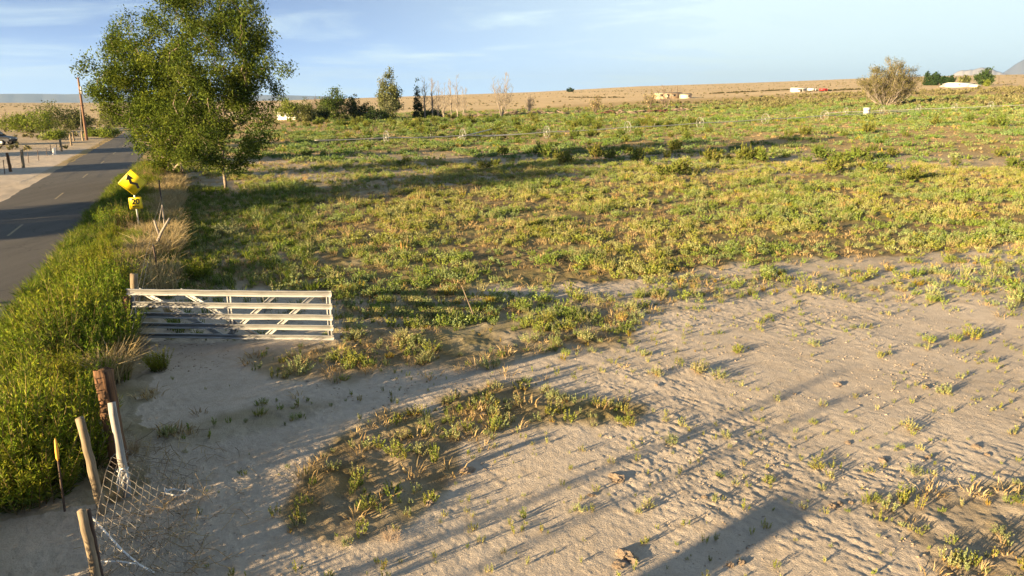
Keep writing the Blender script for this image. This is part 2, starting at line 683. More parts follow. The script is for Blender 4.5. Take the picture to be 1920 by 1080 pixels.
# ------------------------------------------------------------------ road
def road_material():
    m, n, l, out = new_mat('road_asphalt')
    b = n.new('ShaderNodeBsdfPrincipled')
    b.inputs['Roughness'].default_value = .85
    l.new(b.outputs[0], out.inputs[0])
    t = n.new('ShaderNodeTexCoord')
    mp = n.new('ShaderNodeMapping')
    mp.inputs['Rotation'].default_value = (0, 0, R(-24.4))
    mp.inputs['Scale'].default_value = (1, .06, 1)
    l.new(t.outputs['Object'], mp.inputs[0])

    def noise(s, vec, d=5):
        z = n.new('ShaderNodeTexNoise')
        z.inputs['Scale'].default_value = s
        z.inputs['Detail'].default_value = d
        z.inputs['Roughness'].default_value = .65
        l.new(vec, z.inputs[0])
        return z.outputs[0]

    def mix(f, a, lo, hi, c):
        r = n.new('ShaderNodeMapRange')
        r.inputs[1].default_value = lo
        r.inputs[2].default_value = hi
        l.new(f, r.inputs[0])
        x = n.new('ShaderNodeMix')
        x.data_type = 'RGBA'
        l.new(r.outputs[0], x.inputs['Factor'])
        if isinstance(a, tuple):
            x.inputs['A'].default_value = (*a, 1)
        else:
            l.new(a, x.inputs['A'])
        x.inputs['B'].default_value = (*c, 1)
        return x.outputs['Result']
    c = mix(noise(.9, mp.outputs[0]), (.060, .055, .052), .4, .62, (.088, .080, .074))
    c = mix(noise(60, t.outputs['Object'], 3), c, .52, .8, (.14, .13, .115))
    vo = n.new('ShaderNodeTexVoronoi')
    vo.feature = 'DISTANCE_TO_EDGE'
    vo.inputs['Scale'].default_value = .16
    wv = n.new('ShaderNodeVectorMath')
    nz = n.new('ShaderNodeTexNoise')
    nz.inputs['Scale'].default_value = 1.3
    l.new(t.outputs['Object'], nz.inputs[0])
    wv.operation = 'MULTIPLY_ADD'
    l.new(nz.outputs['Color'], wv.inputs[0])
    wv.inputs[1].default_value = (1.6, 1.6, 0)
    l.new(t.outputs['Object'], wv.inputs[2])
    l.new(wv.outputs[0], vo.inputs['Vector'])
    c = mix(vo.outputs['Distance'], c, .005, .002, (.032, .032, .03))
    l.new(c, b.inputs['Base Color'])
    bp = n.new('ShaderNodeBump')
    bp.inputs['Distance'].default_value = .012
    bp.inputs['Strength'].default_value = .8
    l.new(noise(70, t.outputs['Object'], 4), bp.inputs['Height'])
    l.new(bp.outputs[0], b.inputs['Normal'])
    return m


def strip(name, mat, s0, s1, n0, n1, lift, step=2.0, wob=0.0):
    mb = MB()
    ss = np.arange(s0, s1 + .01, step)
    nn = np.linspace(n0, n1, 5)
    S, N = np.meshgrid(ss, nn, indexing='ij')
    if wob:
        N = N + ((nn == n0) * (fbm(ss / 1.1, ss * 0 + 3, 71, 3) - .5)[:, None] + (nn == n1) * (fbm(ss / 1.1, ss * 0 + 9, 72, 3) - .5)[:, None]) * wob
    X = S * RD[0] + N * RN[0]
    Y = S * RD[1] + N * RN[1]
    Z = base_z(X, Y) + lift
    k = len(nn)
    V = np.stack([X, Y, Z], -1).reshape(-1, 3)
    i = np.arange(len(ss) - 1)[:, None] * k
    j = np.arange(k - 1)[None]
    F = np.stack([i + j, i + j + 1, i + k + j + 1, i + k + j], -1).reshape(-1, 4)
    mb.raw(V, F)
    # a real edge to the slab
    for e in (0, k - 1):
        a = V.reshape(len(ss), k, 3)[:, e]
        b = a - np.array([0, 0, .12])
        q = np.concatenate([a, b])
        mm = len(ss)
        ii = np.arange(mm - 1)
        mb.raw(q, np.stack([ii, ii + 1, ii + 1 + mm, ii + mm], -1))
    return tag(mb.build(name, mat), kind='structure')


strip('road', road_material(), -40, 260, ROAD_L, ROAD_R, .022, .5, .35)
M_LINE = solid('faded_yellow_line', (.36, .29, .17), .8, (.14, .125, .11), 14, lo=.38, hi=.62)
mbl = MB()
s0 = along(*ground(103, 374)[:2])
for k in range(-3, 12):
    s = s0 + k * 12.2
    if k == 3:
        pass
    x0, y0 = sn(s, -7.55)
    z = float(base_z(x0, y0)) + .027
    pts = [sn(s, -7.60), sn(s, -7.49), sn(s + 3.0, -7.49), sn(s + 3.0, -7.60)]
    mbl.raw([(p[0], p[1], z) for p in pts], np.array([[0, 1, 2, 3]]))
tag(mbl.build('road_marking', M_LINE), kind='structure')


# ------------------------------------------------------------------ plants
def unit(v):
    return v / (np.linalg.norm(v, axis=-1, keepdims=True) + 1e-9)


def cards(pos, dirs, ln, wd, g):
    n = len(pos)
    side = unit(np.cross(dirs, g.normal(size=(n, 3))))
    ln = np.broadcast_to(ln, (n,))[:, None]
    wd = np.broadcast_to(wd, (n,))[:, None]
    V = np.stack([pos, pos + dirs * ln * .45 + side * wd / 2, pos + dirs * ln, pos + dirs * ln * .45 - side * wd / 2], 1)
    F = np.arange(4 * n).reshape(n, 4)
    return V.reshape(-1, 3), F


def pal(cols, n, g):
    cols = np.asarray(cols, float)
    i = g.integers(0, len(cols), n)
    j = g.integers(0, len(cols), n)
    t = g.random(n)[:, None]
    return cols[i] * (1 - t) + cols[j] * t


GREENY = [(.27, .30, .06), (.20, .25, .05), (.35, .355, .09), (.15, .20, .045)]
SAGE = [(.33, .35, .16), (.27, .30, .13), (.41, .41, .20), (.20, .24, .10)]
KOCH = [(.14, .20, .018), (.19, .24, .022), (.095, .15, .02), (.25, .265, .03)]
ORANGE = [(.32, .17, .05), (.26, .13, .05), (.36, .24, .08)]
STRAW = [(.42, .32, .16), (.36, .26, .13), (.48, .38, .21)]
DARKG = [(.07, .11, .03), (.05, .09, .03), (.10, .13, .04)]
ELM = [(.092, .13, .022), (.068, .102, .02), (.128, .16, .028), (.048, .078, .016), (.11, .14, .026)]


def stem_plant(g, stems, height, spread, per, ll, lw, cols, base_cols=None, tilt=.35, stemcol=(.22, .17, .08), stem_w=.006, up=.7, bare=.12):
    """upright many-stemmed weed: V, F, C in its own frame"""
    Vs, Fs, Cs, n = [], [], [], 0
    a = g.random(stems) * 2 * np.pi
    rr = np.sqrt(g.random(stems)) * spread * .45
    root = np.stack([np.cos(a) * rr * .5, np.sin(a) * rr * .5, np.full(stems, -.01)], 1)
    lean = g.normal(size=(stems, 2)) * tilt * .35 + np.stack([np.cos(a), np.sin(a)], 1) * (rr / (spread * .45 + 1e-6))[:, None] * tilt
    hh = height * (0.55 + .45 * g.random(stems)) * (1 - .35 * rr / (spread * .45 + 1e-6))
    d = unit(np.concatenate([lean, np.ones((stems, 1))], 1))
    # stems as thin two-sided ribbons
    side = unit(np.cross(d, g.normal(size=(stems, 3))))
    tip = root + d * hh[:, None]
    V = np.stack([root - side * stem_w, root + side * stem_w, tip + side * stem_w * .3, tip - side * stem_w * .3], 1).reshape(-1, 3)
    Vs.append(V)
    Fs.append(np.arange(4 * stems).reshape(-1, 4))
    Cs.append(np.broadcast_to(np.array(stemcol), V.shape))
    n += len(V)
    t = bare + (1 - bare) * g.random((stems, per)) ** .85
    pos = root[:, None] + d[:, None] * (hh[:, None] * t)[..., None]
    pos = pos.reshape(-1, 3)
    m = len(pos)
    dd = unit(np.repeat(d, per, 0) * up + unit(g.normal(size=(m, 3))) * (1 - up * .45))
    sc = (1.15 - .55 * t.reshape(-1)) * (.7 + .6 * g.random(m))
    V, F = cards(pos, dd, ll * sc, lw * sc, g)
    c = pal(cols, m, g)
    if base_cols is not None:
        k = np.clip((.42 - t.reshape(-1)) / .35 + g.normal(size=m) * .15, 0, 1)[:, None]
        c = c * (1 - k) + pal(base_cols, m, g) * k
    Vs.append(V)
    Fs.append(F + n)
    Cs.append(np.repeat(c, 4, 0))
    return np.concatenate(Vs), np.concatenate(Fs), np.concatenate(Cs)


def grass_clump(g, blades, height, spread, w, cols, bend=.5):
    a = g.random(blades) * 2 * np.pi
    rr = np.sqrt(g.random(blades)) * spread * .5
    p0 = np.stack([np.cos(a) * rr * .6, np.sin(a) * rr * .6, np.zeros(blades)], 1)
    out = np.stack([np.cos(a + g.normal(size=blades) * .6), np.sin(a + g.normal(size=blades) * .6), np.zeros(blades)], 1)
    h = height * (.5 + .5 * g.random(blades))
    up = np.array([0, 0, 1.0])
    p1 = p0 + (up * .55 + out * bend * .25) * h[:, None]
    p2 = p0 + (up * (1 - .25 * bend * g.random(blades)[:, None]) + out * bend * (.4 + .6 * g.random(blades))[:, None]) * h[:, None]
    s = unit(np.cross(out, up) + g.normal(size=(blades, 3)) * .4) * w
    V = np.stack([p0 - s, p0 + s, p1 + s * .8, p1 - s * .8, p2 + s * .15, p2 - s * .15], 1).reshape(-1, 3)
    b = np.arange(blades)[:, None] * 6
    F = np.concatenate([b + np.array([[0, 1, 2, 3]]), b + np.array([[3, 2, 4, 5]])])
    return V, F, np.repeat(pal(cols, blades, g), 6, 0)


def scatter_merge(mb, protos, P, sc, which=None, tintmul=None, g=rng):
    """write many plants into one ground-cover mesh"""
    n = len(P)
    if n == 0:
        return
    which = g.integers(0, len(protos), n) if which is None else which
    yaw = g.random(n) * 2 * np.pi
    for k, (V, F, C) in enumerate(protos):
        idx = np.where(which == k)[0]
        if not len(idx):
            continue
        c, s = np.cos(yaw[idx])[:, None], np.sin(yaw[idx])[:, None]
        S = np.broadcast_to(sc, (n,))[idx][:, None]
        x = (V[None, :, 0] * c - V[None, :, 1] * s) * S + P[idx, 0:1]
        y = (V[None, :, 0] * s + V[None, :, 1] * c) * S + P[idx, 1:2]
        z = V[None, :, 2] * S + P[idx, 2:3]
        VV = np.stack([x, y, z], -1).reshape(-1, 3)
        FF = (F[None] + (np.arange(len(idx)) * len(V))[:, None, None]).reshape(-1, 4)
        CC = np.broadcast_to(C[None], (len(idx),) + C.shape)
        if tintmul is not None:
            CC = CC * tintmul[idx][:, None, :]
        mb.raw(VV, FF, CC.reshape(-1, 3))


def proto_mesh(name, VFC, mat):
    mb = MB()
    mb.raw(*VFC)
    o = mb.build(name, mat, tint=True)
    me = o.data
    bpy.data.objects.remove(o)
    return me


def inst(name, me, loc, sc, rz, label, cat, group):
    o = bpy.data.objects.new(name, me)
    COL.objects.link(o)
    o.location = loc
    o.scale = (sc, sc, sc * random.uniform(.85, 1.15))
    o.rotation_euler = (random.uniform(-.08, .08), random.uniform(-.08, .08), rz)
    return tag(o, label, cat, group)


def candidates(r0, r1, az0, az1, dens, g):
    """random spots, even per square metre, in a sector of the field"""
    area = .5 * math.radians(az1 - az0) * (r1 * r1 - r0 * r0)
    n = int(area * dens)
    r = np.sqrt(r0 * r0 + g.random(n) * (r1 * r1 - r0 * r0))
    a = np.radians(az0 + g.random(n) * (az1 - az0))
    return r * np.sin(a), r * np.cos(a)


def to3(x, y):
    return np.stack([x, y, base_z(x, y) + micro(x, y)], 1)


g = np.random.default_rng(21)
weed_hi = [stem_plant(g, int(g.integers(7, 14)), .29, .36, 30, .040, .015, GREENY if i % 2 else SAGE, [STRAW, None, ORANGE, None][i % 4], .30, up=.82) for i in range(8)]
weed_spike = [stem_plant(g, int(g.integers(3, 7)), .27, .16, 30, .045, .016, SAGE if i % 2 else GREENY, STRAW if i == 0 else None, .25, up=.8) for i in range(4)]
weed_md = [stem_plant(g, int(g.integers(11, 15)), .40, .56, 12, .075, .028, [SAGE, GREENY, SAGE, GREENY][i % 4], ORANGE if i == 0 else (STRAW if i == 3 else None), .6, stem_w=.007) for i in range(8)] + [stem_plant(g, 14, .62, .5, 7, .06, .014, STRAW + [(.3, .25, .13)], None, .45, (.36, .28, .15), .006)]
weed_mound = [stem_plant(g, 30, .46, .85, 26, .06, .020, [SAGE, GREENY, SAGE][i % 3], ORANGE if i % 2 else STRAW, .62, stem_w=.005) for i in range(5)]
weed_lo = [stem_plant(g, 11, .42, .95, 8, .13, .055, [SAGE, GREENY, SAGE][i % 3], None, .7, stem_w=.012) for i in range(6)]
litter_md = [grass_clump(g, 18, .16, .5, .008, STRAW + [(.3, .22, .1)], 1.3) for i in range(4)]
litter_lo = [grass_clump(g, 9, .22, .9, .022, STRAW, 1.1) for i in range(4)]
green_gr = [grass_clump(g, 26, .34, .45, .009, KOCH + DARKG + [(.2, .2, .06)], .7) for i in range(4)]

# --- the dense field: ground cover nobody could count
fw = MB()
for (r0, r1, dens, protos, s0, s1) in ((17, 34, 20.0, weed_md, .36, .98), (34, 66, 14.0, weed_md, .42, 1.1), (66, 130, 2.9, weed_lo, .55, 1.35), (130, 260, .8, weed_lo, .9, 2.1)):
    x, y = candidates(r0, r1, -30, 41, dens, g)
    w = cover(x, y)
    clump = fbm(x / 2.2, y / 2.2, 81, 3)
    fine = fbm(x / .7, y / .7, 86, 2)
    strips = fbm((x * .5 - y * .87) / 16, (x * .87 + y * .5) / 3.2, 88, 2)   # old furrows keep bare lanes
    p = w * np.clip((clump - .30) * 3.0, .14, 1.2) * np.clip((fine - .25) * 2.6, .15, 1.2) * np.clip((strips - .22) * 2.6, .3, 1.15) * 2.3
    if r0 >= 130:
        px, py, _ = project(x, y, base_z(x, y))
        p = np.where(px < 620, .12, np.where(y < np.interp(x, [-40, 0, 60, 130], [190, 205, 215, 230]), .7, .25)) * np.clip((clump - .3) * 3, .1, 1)
    keep = (g.random(len(x)) < p) & (across(x, y) > -1.2) & (w > .09)
    px, py, _ = project(x, y, base_z(x, y))
    keep &= (px > -60) & (px < 2000)
    x, y, cl = x[keep], y[keep], clump[keep]
    sc = (s0 + (s1 - s0) * g.random(len(x))) * (.65 + .7 * np.clip(cl * 1.2, 0, 1))
    sc = sc * np.where((across(x, y) < 2.3) & (along(x, y) < 47), .5, 1.0)
    hue = fbm(x / 5, y / 5, 95, 3)[:, None]
    tm = np.array([[1.12, 1.06, 1.0]]) * (1 - sstep(.4, .62, hue)) + np.array([[.86, .98, .9]]) * sstep(.4, .62, hue)
    tm = tm * (.84 + .32 * g.random((len(x), 1)))
    if r0 >= 66:
        tm = tm * np.array([[.70, .80, .75]])
    dry = (g.random(len(x)) < .03)[:, None]
    tm = np.where(dry, np.array([[1.35, 1.0, .8]]), tm)
    scatter_merge(fw, protos, to3(x, y), sc, tintmul=tm, g=g)
    print('field', r0, len(x))
tag(fw.build('field_weeds', M_LEAF, tint=True), 'low yellow green weeds thickly covering the open field', kind='stuff')

dl = MB()
for (r0, r1, dens, protos) in ((8, 34, 6.0, litter_md), (34, 70, 3.5, litter_md), (70, 200, .9, litter_lo)):
    x, y = candidates(r0, r1, -32, 41, dens, g)
    w = cover(x, y)
    p = np.clip(w * 1.3, 0, .9) * np.clip((fbm(x / 1.6, y / 1.6, 99, 3) - .3) * 3, 0, 1)
    keep = (g.random(len(x)) < p) & (across(x, y) > -1.5) & (w > .06)
    px, py, _ = project(x, y, base_z(x, y))
    keep &= (px > -60) & (px < 2000)
    x, y = x[keep], y[keep]
    scatter_merge(dl, protos, to3(x, y), .6 + .8 * g.random(len(x)), tintmul=.7 + .6 * g.random((len(x), 1)) * np.ones((1, 3)), g=g)
    print('litter', r0, len(x))
tag(dl.build('dry_grass', M_DRY, tint=True), 'short straw coloured grass and litter between the field weeds', kind='stuff')

# --- shaded green grass just right of the wire fence
gr = MB()
x, y = candidates(16, 60, -28, -6, 9, g)
nn = across(x, y)
px, py, _ = project(x, y, base_z(x, y))
track = np.abs(px - np.interp(py, [400, 560], [440, 480])) < np.interp(py, [400, 560], [12, 45])
keep = (nn > -1.6) & (px < 590) & (py > 352) & (py < 640) & (g.random(len(x)) < np.where(track, .5, .9)) & ~((py > 548) & (px < 640) & (py < 700) & (g.random(len(x)) < .65))
x, y = x[keep], y[keep]
scatter_merge(gr, green_gr + weed_md[2:3], to3(x, y), .5 + .7 * g.random(len(x)), g=g)
s_ = g.random(5200) * 46 + 15
n_ = -2.4 + g.random(5200) ** 1.3 * 1.5
x, y = sn(s_, n_)
px, py, _ = project(x, y, base_z(x, y))
ok = ~((py > 560) & (n_ > -1.8)) & (g.random(5200) < np.clip((fbm(x / 1.5, y / 1.5, 145, 2) - .40) * 4, .06, 1))
x, y = x[ok], y[ok]
scatter_merge(gr, [grass_clump(g, 34, .5, .5, .006, STRAW + [(.5, .4, .25)], .9) for i in range(3)] + green_gr[:1], to3(x, y), .8 + 1.0 * g.random(len(x)), g=g)
s_ = g.random(3600) * 50 + 9
n_ = -4.95 + g.random(3600) ** 1.3 * 1.5
x, y = sn(s_, n_)
ok = g.random(3600) < np.clip((fbm(x / 1.2, y / 1.2, 147, 2) - .2) * 3, .1, 1)
x, y = x[ok], y[ok]
scatter_merge(gr, green_gr + [grass_clump(g, 30, .4, .5, .007, KOCH + STRAW[:1], .8) for i in range(2)], to3(x, y), .5 + .9 * g.random(len(x)), g=g)
tag(gr.build('grass', M_GRASS, tint=True), 'dark green grass beside the fence and under the elms', kind='stuff')

# --- weeds on the bare sand: one object each for those that show largest
x, y = candidates(6.2, 34, -40, 42, 18.0, g)
px, py, dep = project(x, y, base_z(x, y))
w = plan_at(px, py)
clump = fbm(x / 1.1, y / 1.1, 131, 3)
sandy = (py > 545) & ((px > 620) | (py > 690)) | (py > np.interp(px, [850, 1100, 1350, 1920], [560, 560, 515, 470]))
p = np.clip(w * 1.3, 0, 1) * np.where(w > .2, np.clip((clump - .34) * 5, .12, 1.4) * 1.15, np.clip((clump - .40) * 6, .55, 1.7) * .95)
keep = sandy & (g.random(len(x)) < p) & (across(x, y) > -1.0) & (px > -30) & (px < 1950) & (py < 1110)
# keep the pale drive by the gate open
drive = (px > 215) & (px < 640) & (py > 640) & (py < 830) & (w < .14)
keep &= ~(drive & (g.random(len(x)) < .9))
x, y, dep, w, px, py = x[keep], y[keep], dep[keep], w[keep], px[keep], py[keep]
P = to3(x, y)
sc = (.35 + .8 * g.random(len(x)) ** 1.6) * np.clip(.64 + w * .5, .6, .95)
order = np.argsort(-(sc / dep))
me_hi = [proto_mesh('weed_tuft', v, M_LEAF) for v in weed_hi]
me_sp = [proto_mesh('weed_tuft', v, M_LEAF) for v in weed_spike]
me_mo = [proto_mesh('weed_tuft', v, M_LEAF) for v in weed_mound]
print('sand weeds', len(x))
for i in order[:272]:
    me = random.choice(me_sp) if random.random() < .3 else random.choice(me_hi)
    k_ = 1.0
    if w[i] > .2 and random.random() < (.28 if py[i] < 730 else .02) and dep[i] > 9:
        me, k_ = random.choice(me_mo), .9
    inst('weed_tuft', me, P[i], float(sc[i]) * k_, random.random() * 6.28, 'small yellow green weed tuft growing on the bare sandy ground', 'weed', 'weed tufts on the bare sand')
for (qx, qy, wpx_) in ((1822, 632, 58), (1385, 662, 36), (1527, 648, 36), (1230, 705, 46), (1310, 700, 56), (1770, 738, 44), (1525, 795, 26), (1258, 832, 44), (1360, 820, 34), (1440, 905, 40), (1532, 880, 44), (1214, 950, 40), (1635, 940, 44), (1540, 918, 24), (1707, 805, 46), (1650, 668, 26), (1235, 560, 50), (1690, 545, 40), (1752, 562, 44), (1822, 548, 40), (1640, 545, 36), (1100, 640, 60), (1180, 800, 40), (775, 612, 60), (920, 690, 60), (690, 955, 60), (790, 850, 56)):
    q_ = ground(qx, qy)
    d_ = project(*q_)[2]
    inst('weed_tuft', random.choice(me_mo), (q_[0], q_[1], gz(q_[0], q_[1])), float(np.clip(wpx_ / FPX * d_ / .85, .25, 1.1)), random.random() * 6.28, 'small yellow green weed tuft growing on the bare sandy ground', 'weed', 'weed tufts on the bare sand')
rest = order[272:]
sw = MB()
scatter_merge(sw, weed_hi + weed_spike + weed_mound[:2], P[rest], sc[rest], g=g, tintmul=np.where(g.random((len(rest), 1)) < .1, np.array([[1.15, .72, .5]]), (.75 + .5 * g.random((len(rest), 1))) * np.ones((1, 3))))
x, y = candidates(6.2, 30, -38, 41, 7.0, g)
px, py, _ = project(x, y, base_z(x, y))
ok = (plan_at(px, py) < .2) & (py > 500) & (across(x, y) > -1) & ((px > 700) | (g.random(len(x)) < .25)) & (g.random(len(x)) < np.clip((fbm(x / 1.6, y / 1.6, 135, 3) - .3) * 3, .05, 1))
x, y = x[ok], y[ok]
scatter_merge(sw, weed_spike + weed_hi[:2], to3(x, y), .2 + .5 * g.random(len(x)) ** 1.5, g=g, tintmul=(.7 + .5 * g.random((len(x), 1))) * np.array([[1.1, 1, .9]]))
tag(sw.build('sand_weeds', M_LEAF, tint=True), 'tiny scattered weeds on the sandy ground and field edge', kind='stuff')

# --- roadside hedge of tall green weeds
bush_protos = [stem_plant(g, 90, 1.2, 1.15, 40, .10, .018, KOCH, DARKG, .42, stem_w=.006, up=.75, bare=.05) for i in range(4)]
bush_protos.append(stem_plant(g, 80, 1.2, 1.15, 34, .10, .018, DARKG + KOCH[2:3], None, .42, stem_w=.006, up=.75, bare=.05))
bush_protos.append(stem_plant(g, 110, 1.15, 1.1, 14, .08, .014, STRAW + [(.3, .27, .08)], None, .4, stem_w=.005, up=.85, bare=.3))
me_bush = [proto_mesh('roadside_weed', v, M_LEAF) for v in bush_protos]
hb = 0
pts = []
for s in np.arange(-3, 62, .78):
    lo, hi = (-4.3 if s < 11 else -3.75), -1.8
    if s > 40:
        lo, hi = -3.9, -2.4
    for n in np.arange(lo + .2, hi, .62):
        if s < 10.6 and n > -3.25 - .4 * random.random():
            continue
        if random.random() < .93:
            pts.append((s + random.uniform(-.3, .3), n + random.uniform(-.25, .25)))
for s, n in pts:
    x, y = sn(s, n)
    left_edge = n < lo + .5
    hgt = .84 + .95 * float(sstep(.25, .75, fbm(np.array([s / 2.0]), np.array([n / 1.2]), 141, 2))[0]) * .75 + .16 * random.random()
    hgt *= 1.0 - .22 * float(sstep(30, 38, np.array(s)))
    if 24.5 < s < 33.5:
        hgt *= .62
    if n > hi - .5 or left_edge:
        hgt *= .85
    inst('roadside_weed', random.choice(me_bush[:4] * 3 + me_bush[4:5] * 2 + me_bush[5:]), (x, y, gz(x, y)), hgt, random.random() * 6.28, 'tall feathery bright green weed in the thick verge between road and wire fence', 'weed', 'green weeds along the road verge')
    hb += 1
print('hedge', hb)

me_dry = [proto_mesh('dry_grass_clump', grass_clump(g, 240, .75, .8, .005, STRAW + [(.5, .4, .25)], .65), M_DRY) for i in range(3)]
for (qx, qy, sc_) in ((268, 455, 1.15), (255, 440, .9), (180, 455, .8), (300, 520, .9), (292, 548, .8), (310, 555, .8), (318, 590, .7), (300, 475, .8), (306, 430, .8), (265, 330, 1.5), (262, 345, 1.3), (300, 350, 1.2), (312, 372, 1.0), (312, 400, .9), (232, 620, .8), (226, 600, .7), (285, 580, .8), (205, 870, .7), (250, 850, .55), (195, 905, .6), (215, 940, .5), (140, 720, .6), (225, 560, .7), (300, 320, 1.2), (272, 310, 1.3)):
    p = ground(qx, qy)
    p[2] = gz(p[0], p[1])
    inst('dry_grass_clump', random.choice(me_dry), p, sc_ * (.62 if qy > 400 else .85), random.random() * 6, 'pale tan clump of dry grass along the roadside wire fence', 'dry grass', 'dry grass clumps along the fence')

me_pale = proto_mesh('pale_bush', stem_plant(g, 34, .75, 1.3, 30, .12, .028, [(.22, .27, .14), (.26, .30, .17), (.18, .23, .11)], None, .75), M_LEAF)
inst('pale_bush', me_pale, ground(430, 441), 1.2, .4, 'pale silvery green bush standing in shaded grass beyond the gate', 'bush', None)
inst('green_bush', me_bush[1], ground(375, 525), .95, .4, 'yellow green feathery bush in the shade between fence and track', 'bush', None)
inst('shaded_bush', me_bush[2], ground(300, 695), .62, .9, 'dark green leafy weed under the left end of the white gate', 'bush', None)

# --- taller bushes out in the field
spots = []
for px_, py_ in ((1195, 302), (1415, 302), (1335, 304), (1065, 308), (1280, 325), (1390, 303), (1435, 305), (1880, 238), (1862, 238), (1755, 235), (1815, 228), (1627, 250), (1510, 255), (1575, 310), (1610, 300), (1640, 330), (1145, 300), (1120, 298), (1265, 285), (1540, 300), (1010, 290), (1030, 298), (945, 292), (1250, 332), (1560, 325), (1905, 318), (1700, 340)):
    spots.append((px_, py_, 1.75))
gg = np.random.default_rng(5)
for k in range(95):       # the darker belt beside the irrigation line
    spots.append((gg.uniform(640, 1330), gg.uniform(228, 262) , gg.uniform(1.0, 1.9)))
for k in range(70):
    spots.append((gg.uniform(540, 1120), gg.uniform(222, 240), gg.uniform(1.2, 2.2)))
for k in range(36):
    spots.append((gg.uniform(560, 1900), gg.uniform(255, 325), gg.uniform(.7, 1.3)))
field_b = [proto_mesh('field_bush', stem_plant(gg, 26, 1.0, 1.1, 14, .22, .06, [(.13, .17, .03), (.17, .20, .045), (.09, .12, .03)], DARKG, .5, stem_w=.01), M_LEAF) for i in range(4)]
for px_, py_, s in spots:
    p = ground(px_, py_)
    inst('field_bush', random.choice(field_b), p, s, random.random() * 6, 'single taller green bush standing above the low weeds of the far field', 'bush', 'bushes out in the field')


# ------------------------------------------------------------------ trees
def grow(base, attract, g, step=.5, r_tip=.012, expo=2.2, wander=.12, sides=5, r_max=None, sagk=.12, bole_f=.12):
    """branches from the base up to every attractor: MB with tapered limbs, and the end points"""
    base = np.asarray(base, float)
    A = np.asarray(attract, float)
    nodes = [base]
    par = [-1]
    top = A[:, 2].max() - base[2]
    # a short bole first
    hb = base[2] + max(bole_f * top, .1)
    k = 3
    for i in range(1, k + 1):
        nodes.append(base + np.array([g.normal() * .03, g.normal() * .03, (hb - base[2]) * i / k]))
        par.append(len(nodes) - 2)
    bole = len(nodes) - 1
    order = np.argsort(np.linalg.norm(A - nodes[bole], axis=1))
    arr = np.array(nodes)
    for q in order:
        t = A[q]
        arr = np.array(nodes)
        d = np.linalg.norm(arr - t, axis=1)
        # prefer joining lower limbs that head upwards to the target
        pen = d + np.maximum(0, arr[:, 2] - t[2] + .25 * d) * 1.6
        pen[:bole] += 5
        s = int(np.argmin(pen))
        L = np.linalg.norm(t - arr[s])
        n = max(1, int(L / step))
        p0 = arr[s]
        prev = s
        for i in range(1, n + 1):
            f = i / n
            sag = np.array([0, 0, sagk * L * math.sin(math.pi * f)])
            p = p0 + (t - p0) * f + sag + (g.normal(size=3) * wander * step if i < n else 0)
            nodes.append(p)
            par.append(prev)
            prev = len(nodes) - 1
    N = len(nodes)
    rad = np.zeros(N)
    acc = np.zeros(N)
    kids = [[] for _ in range(N)]
    for i in range(N - 1, 0, -1):
        kids[par[i]].append(i)
    for i in range(N - 1, -1, -1):
        rad[i] = (acc[i] ** (1 / expo)) if acc[i] > 0 else r_tip
        if par[i] >= 0:
            acc[par[i]] += rad[i] ** expo
    if r_max:
        rad = np.where(rad > r_tip, r_tip + (rad - r_tip) * min(1.0, (r_max - r_tip) / max(1e-6, rad.max() - r_tip)), rad)
    rad[0] *= 1.25
    mb = MB()
    arr = np.array(nodes)
    done = set()
    stack = [0]
    while stack:
        s = stack.pop()
        path = [s]
        cur = s
        while kids[cur]:
            ks = sorted(kids[cur], key=lambda i: -rad[i])
            for o in ks[1:]:
                stack.append((cur, o))
            cur = ks[0]
            path.append(cur)
            if False:
                break
        if len(path) > 1:
            rr = rad[path].copy()
            mb.tube(arr[path], rr, sides if rr[0] > .03 else 3, cap=False)
        # branches queued as pairs
        while stack and isinstance(stack[-1], tuple):
            a, b = stack.pop()
            path = [a, b]
            cur = b
            while kids[cur]:
                ks = sorted(kids[cur], key=lambda i: -rad[i])
                for o in ks[1:]:
                    stack.insert(0, (cur, o))
                cur = ks[0]
                path.append(cur)
            rr = rad[path].copy()
            rr[0] = rr[1]
            mb.tube(arr[path], rr, sides if rr[0] > .03 else 3, cap=False)
    return mb, arr


def blob_points(blobs, n, g, shell=.55):
    vol = np.array([b[3] * b[4] * b[5] for b in blobs]) ** .9
    pick = g.choice(len(blobs), n, p=vol / vol.sum())
    B = np.array(blobs)[pick]
    d = unit(g.normal(size=(n, 3)))
    rr = (g.random(n) ** (1 / 3)) ** (shell)
    return B[:, :3] + d * rr[:, None] * B[:, 3:6]


def leaves(mb, tips, per, sig, ll, lw, cols, g, droop=.2):
    n = len(tips) * per
    P = np.repeat(tips, per, 0) + g.normal(size=(n, 3)) * sig
    d = unit(g.normal(size=(n, 3)) + np.array([0, 0, -droop]))
    s = .6 + .8 * g.random(n)
    V, F = cards(P, d, ll * s, lw * s, g)
    c = pal(cols, len(tips), g)
    c = np.repeat(c, per, 0) * (.8 + .4 * g.random((n, 1)))
    mb.raw(V, F, np.repeat(c, 4, 0))


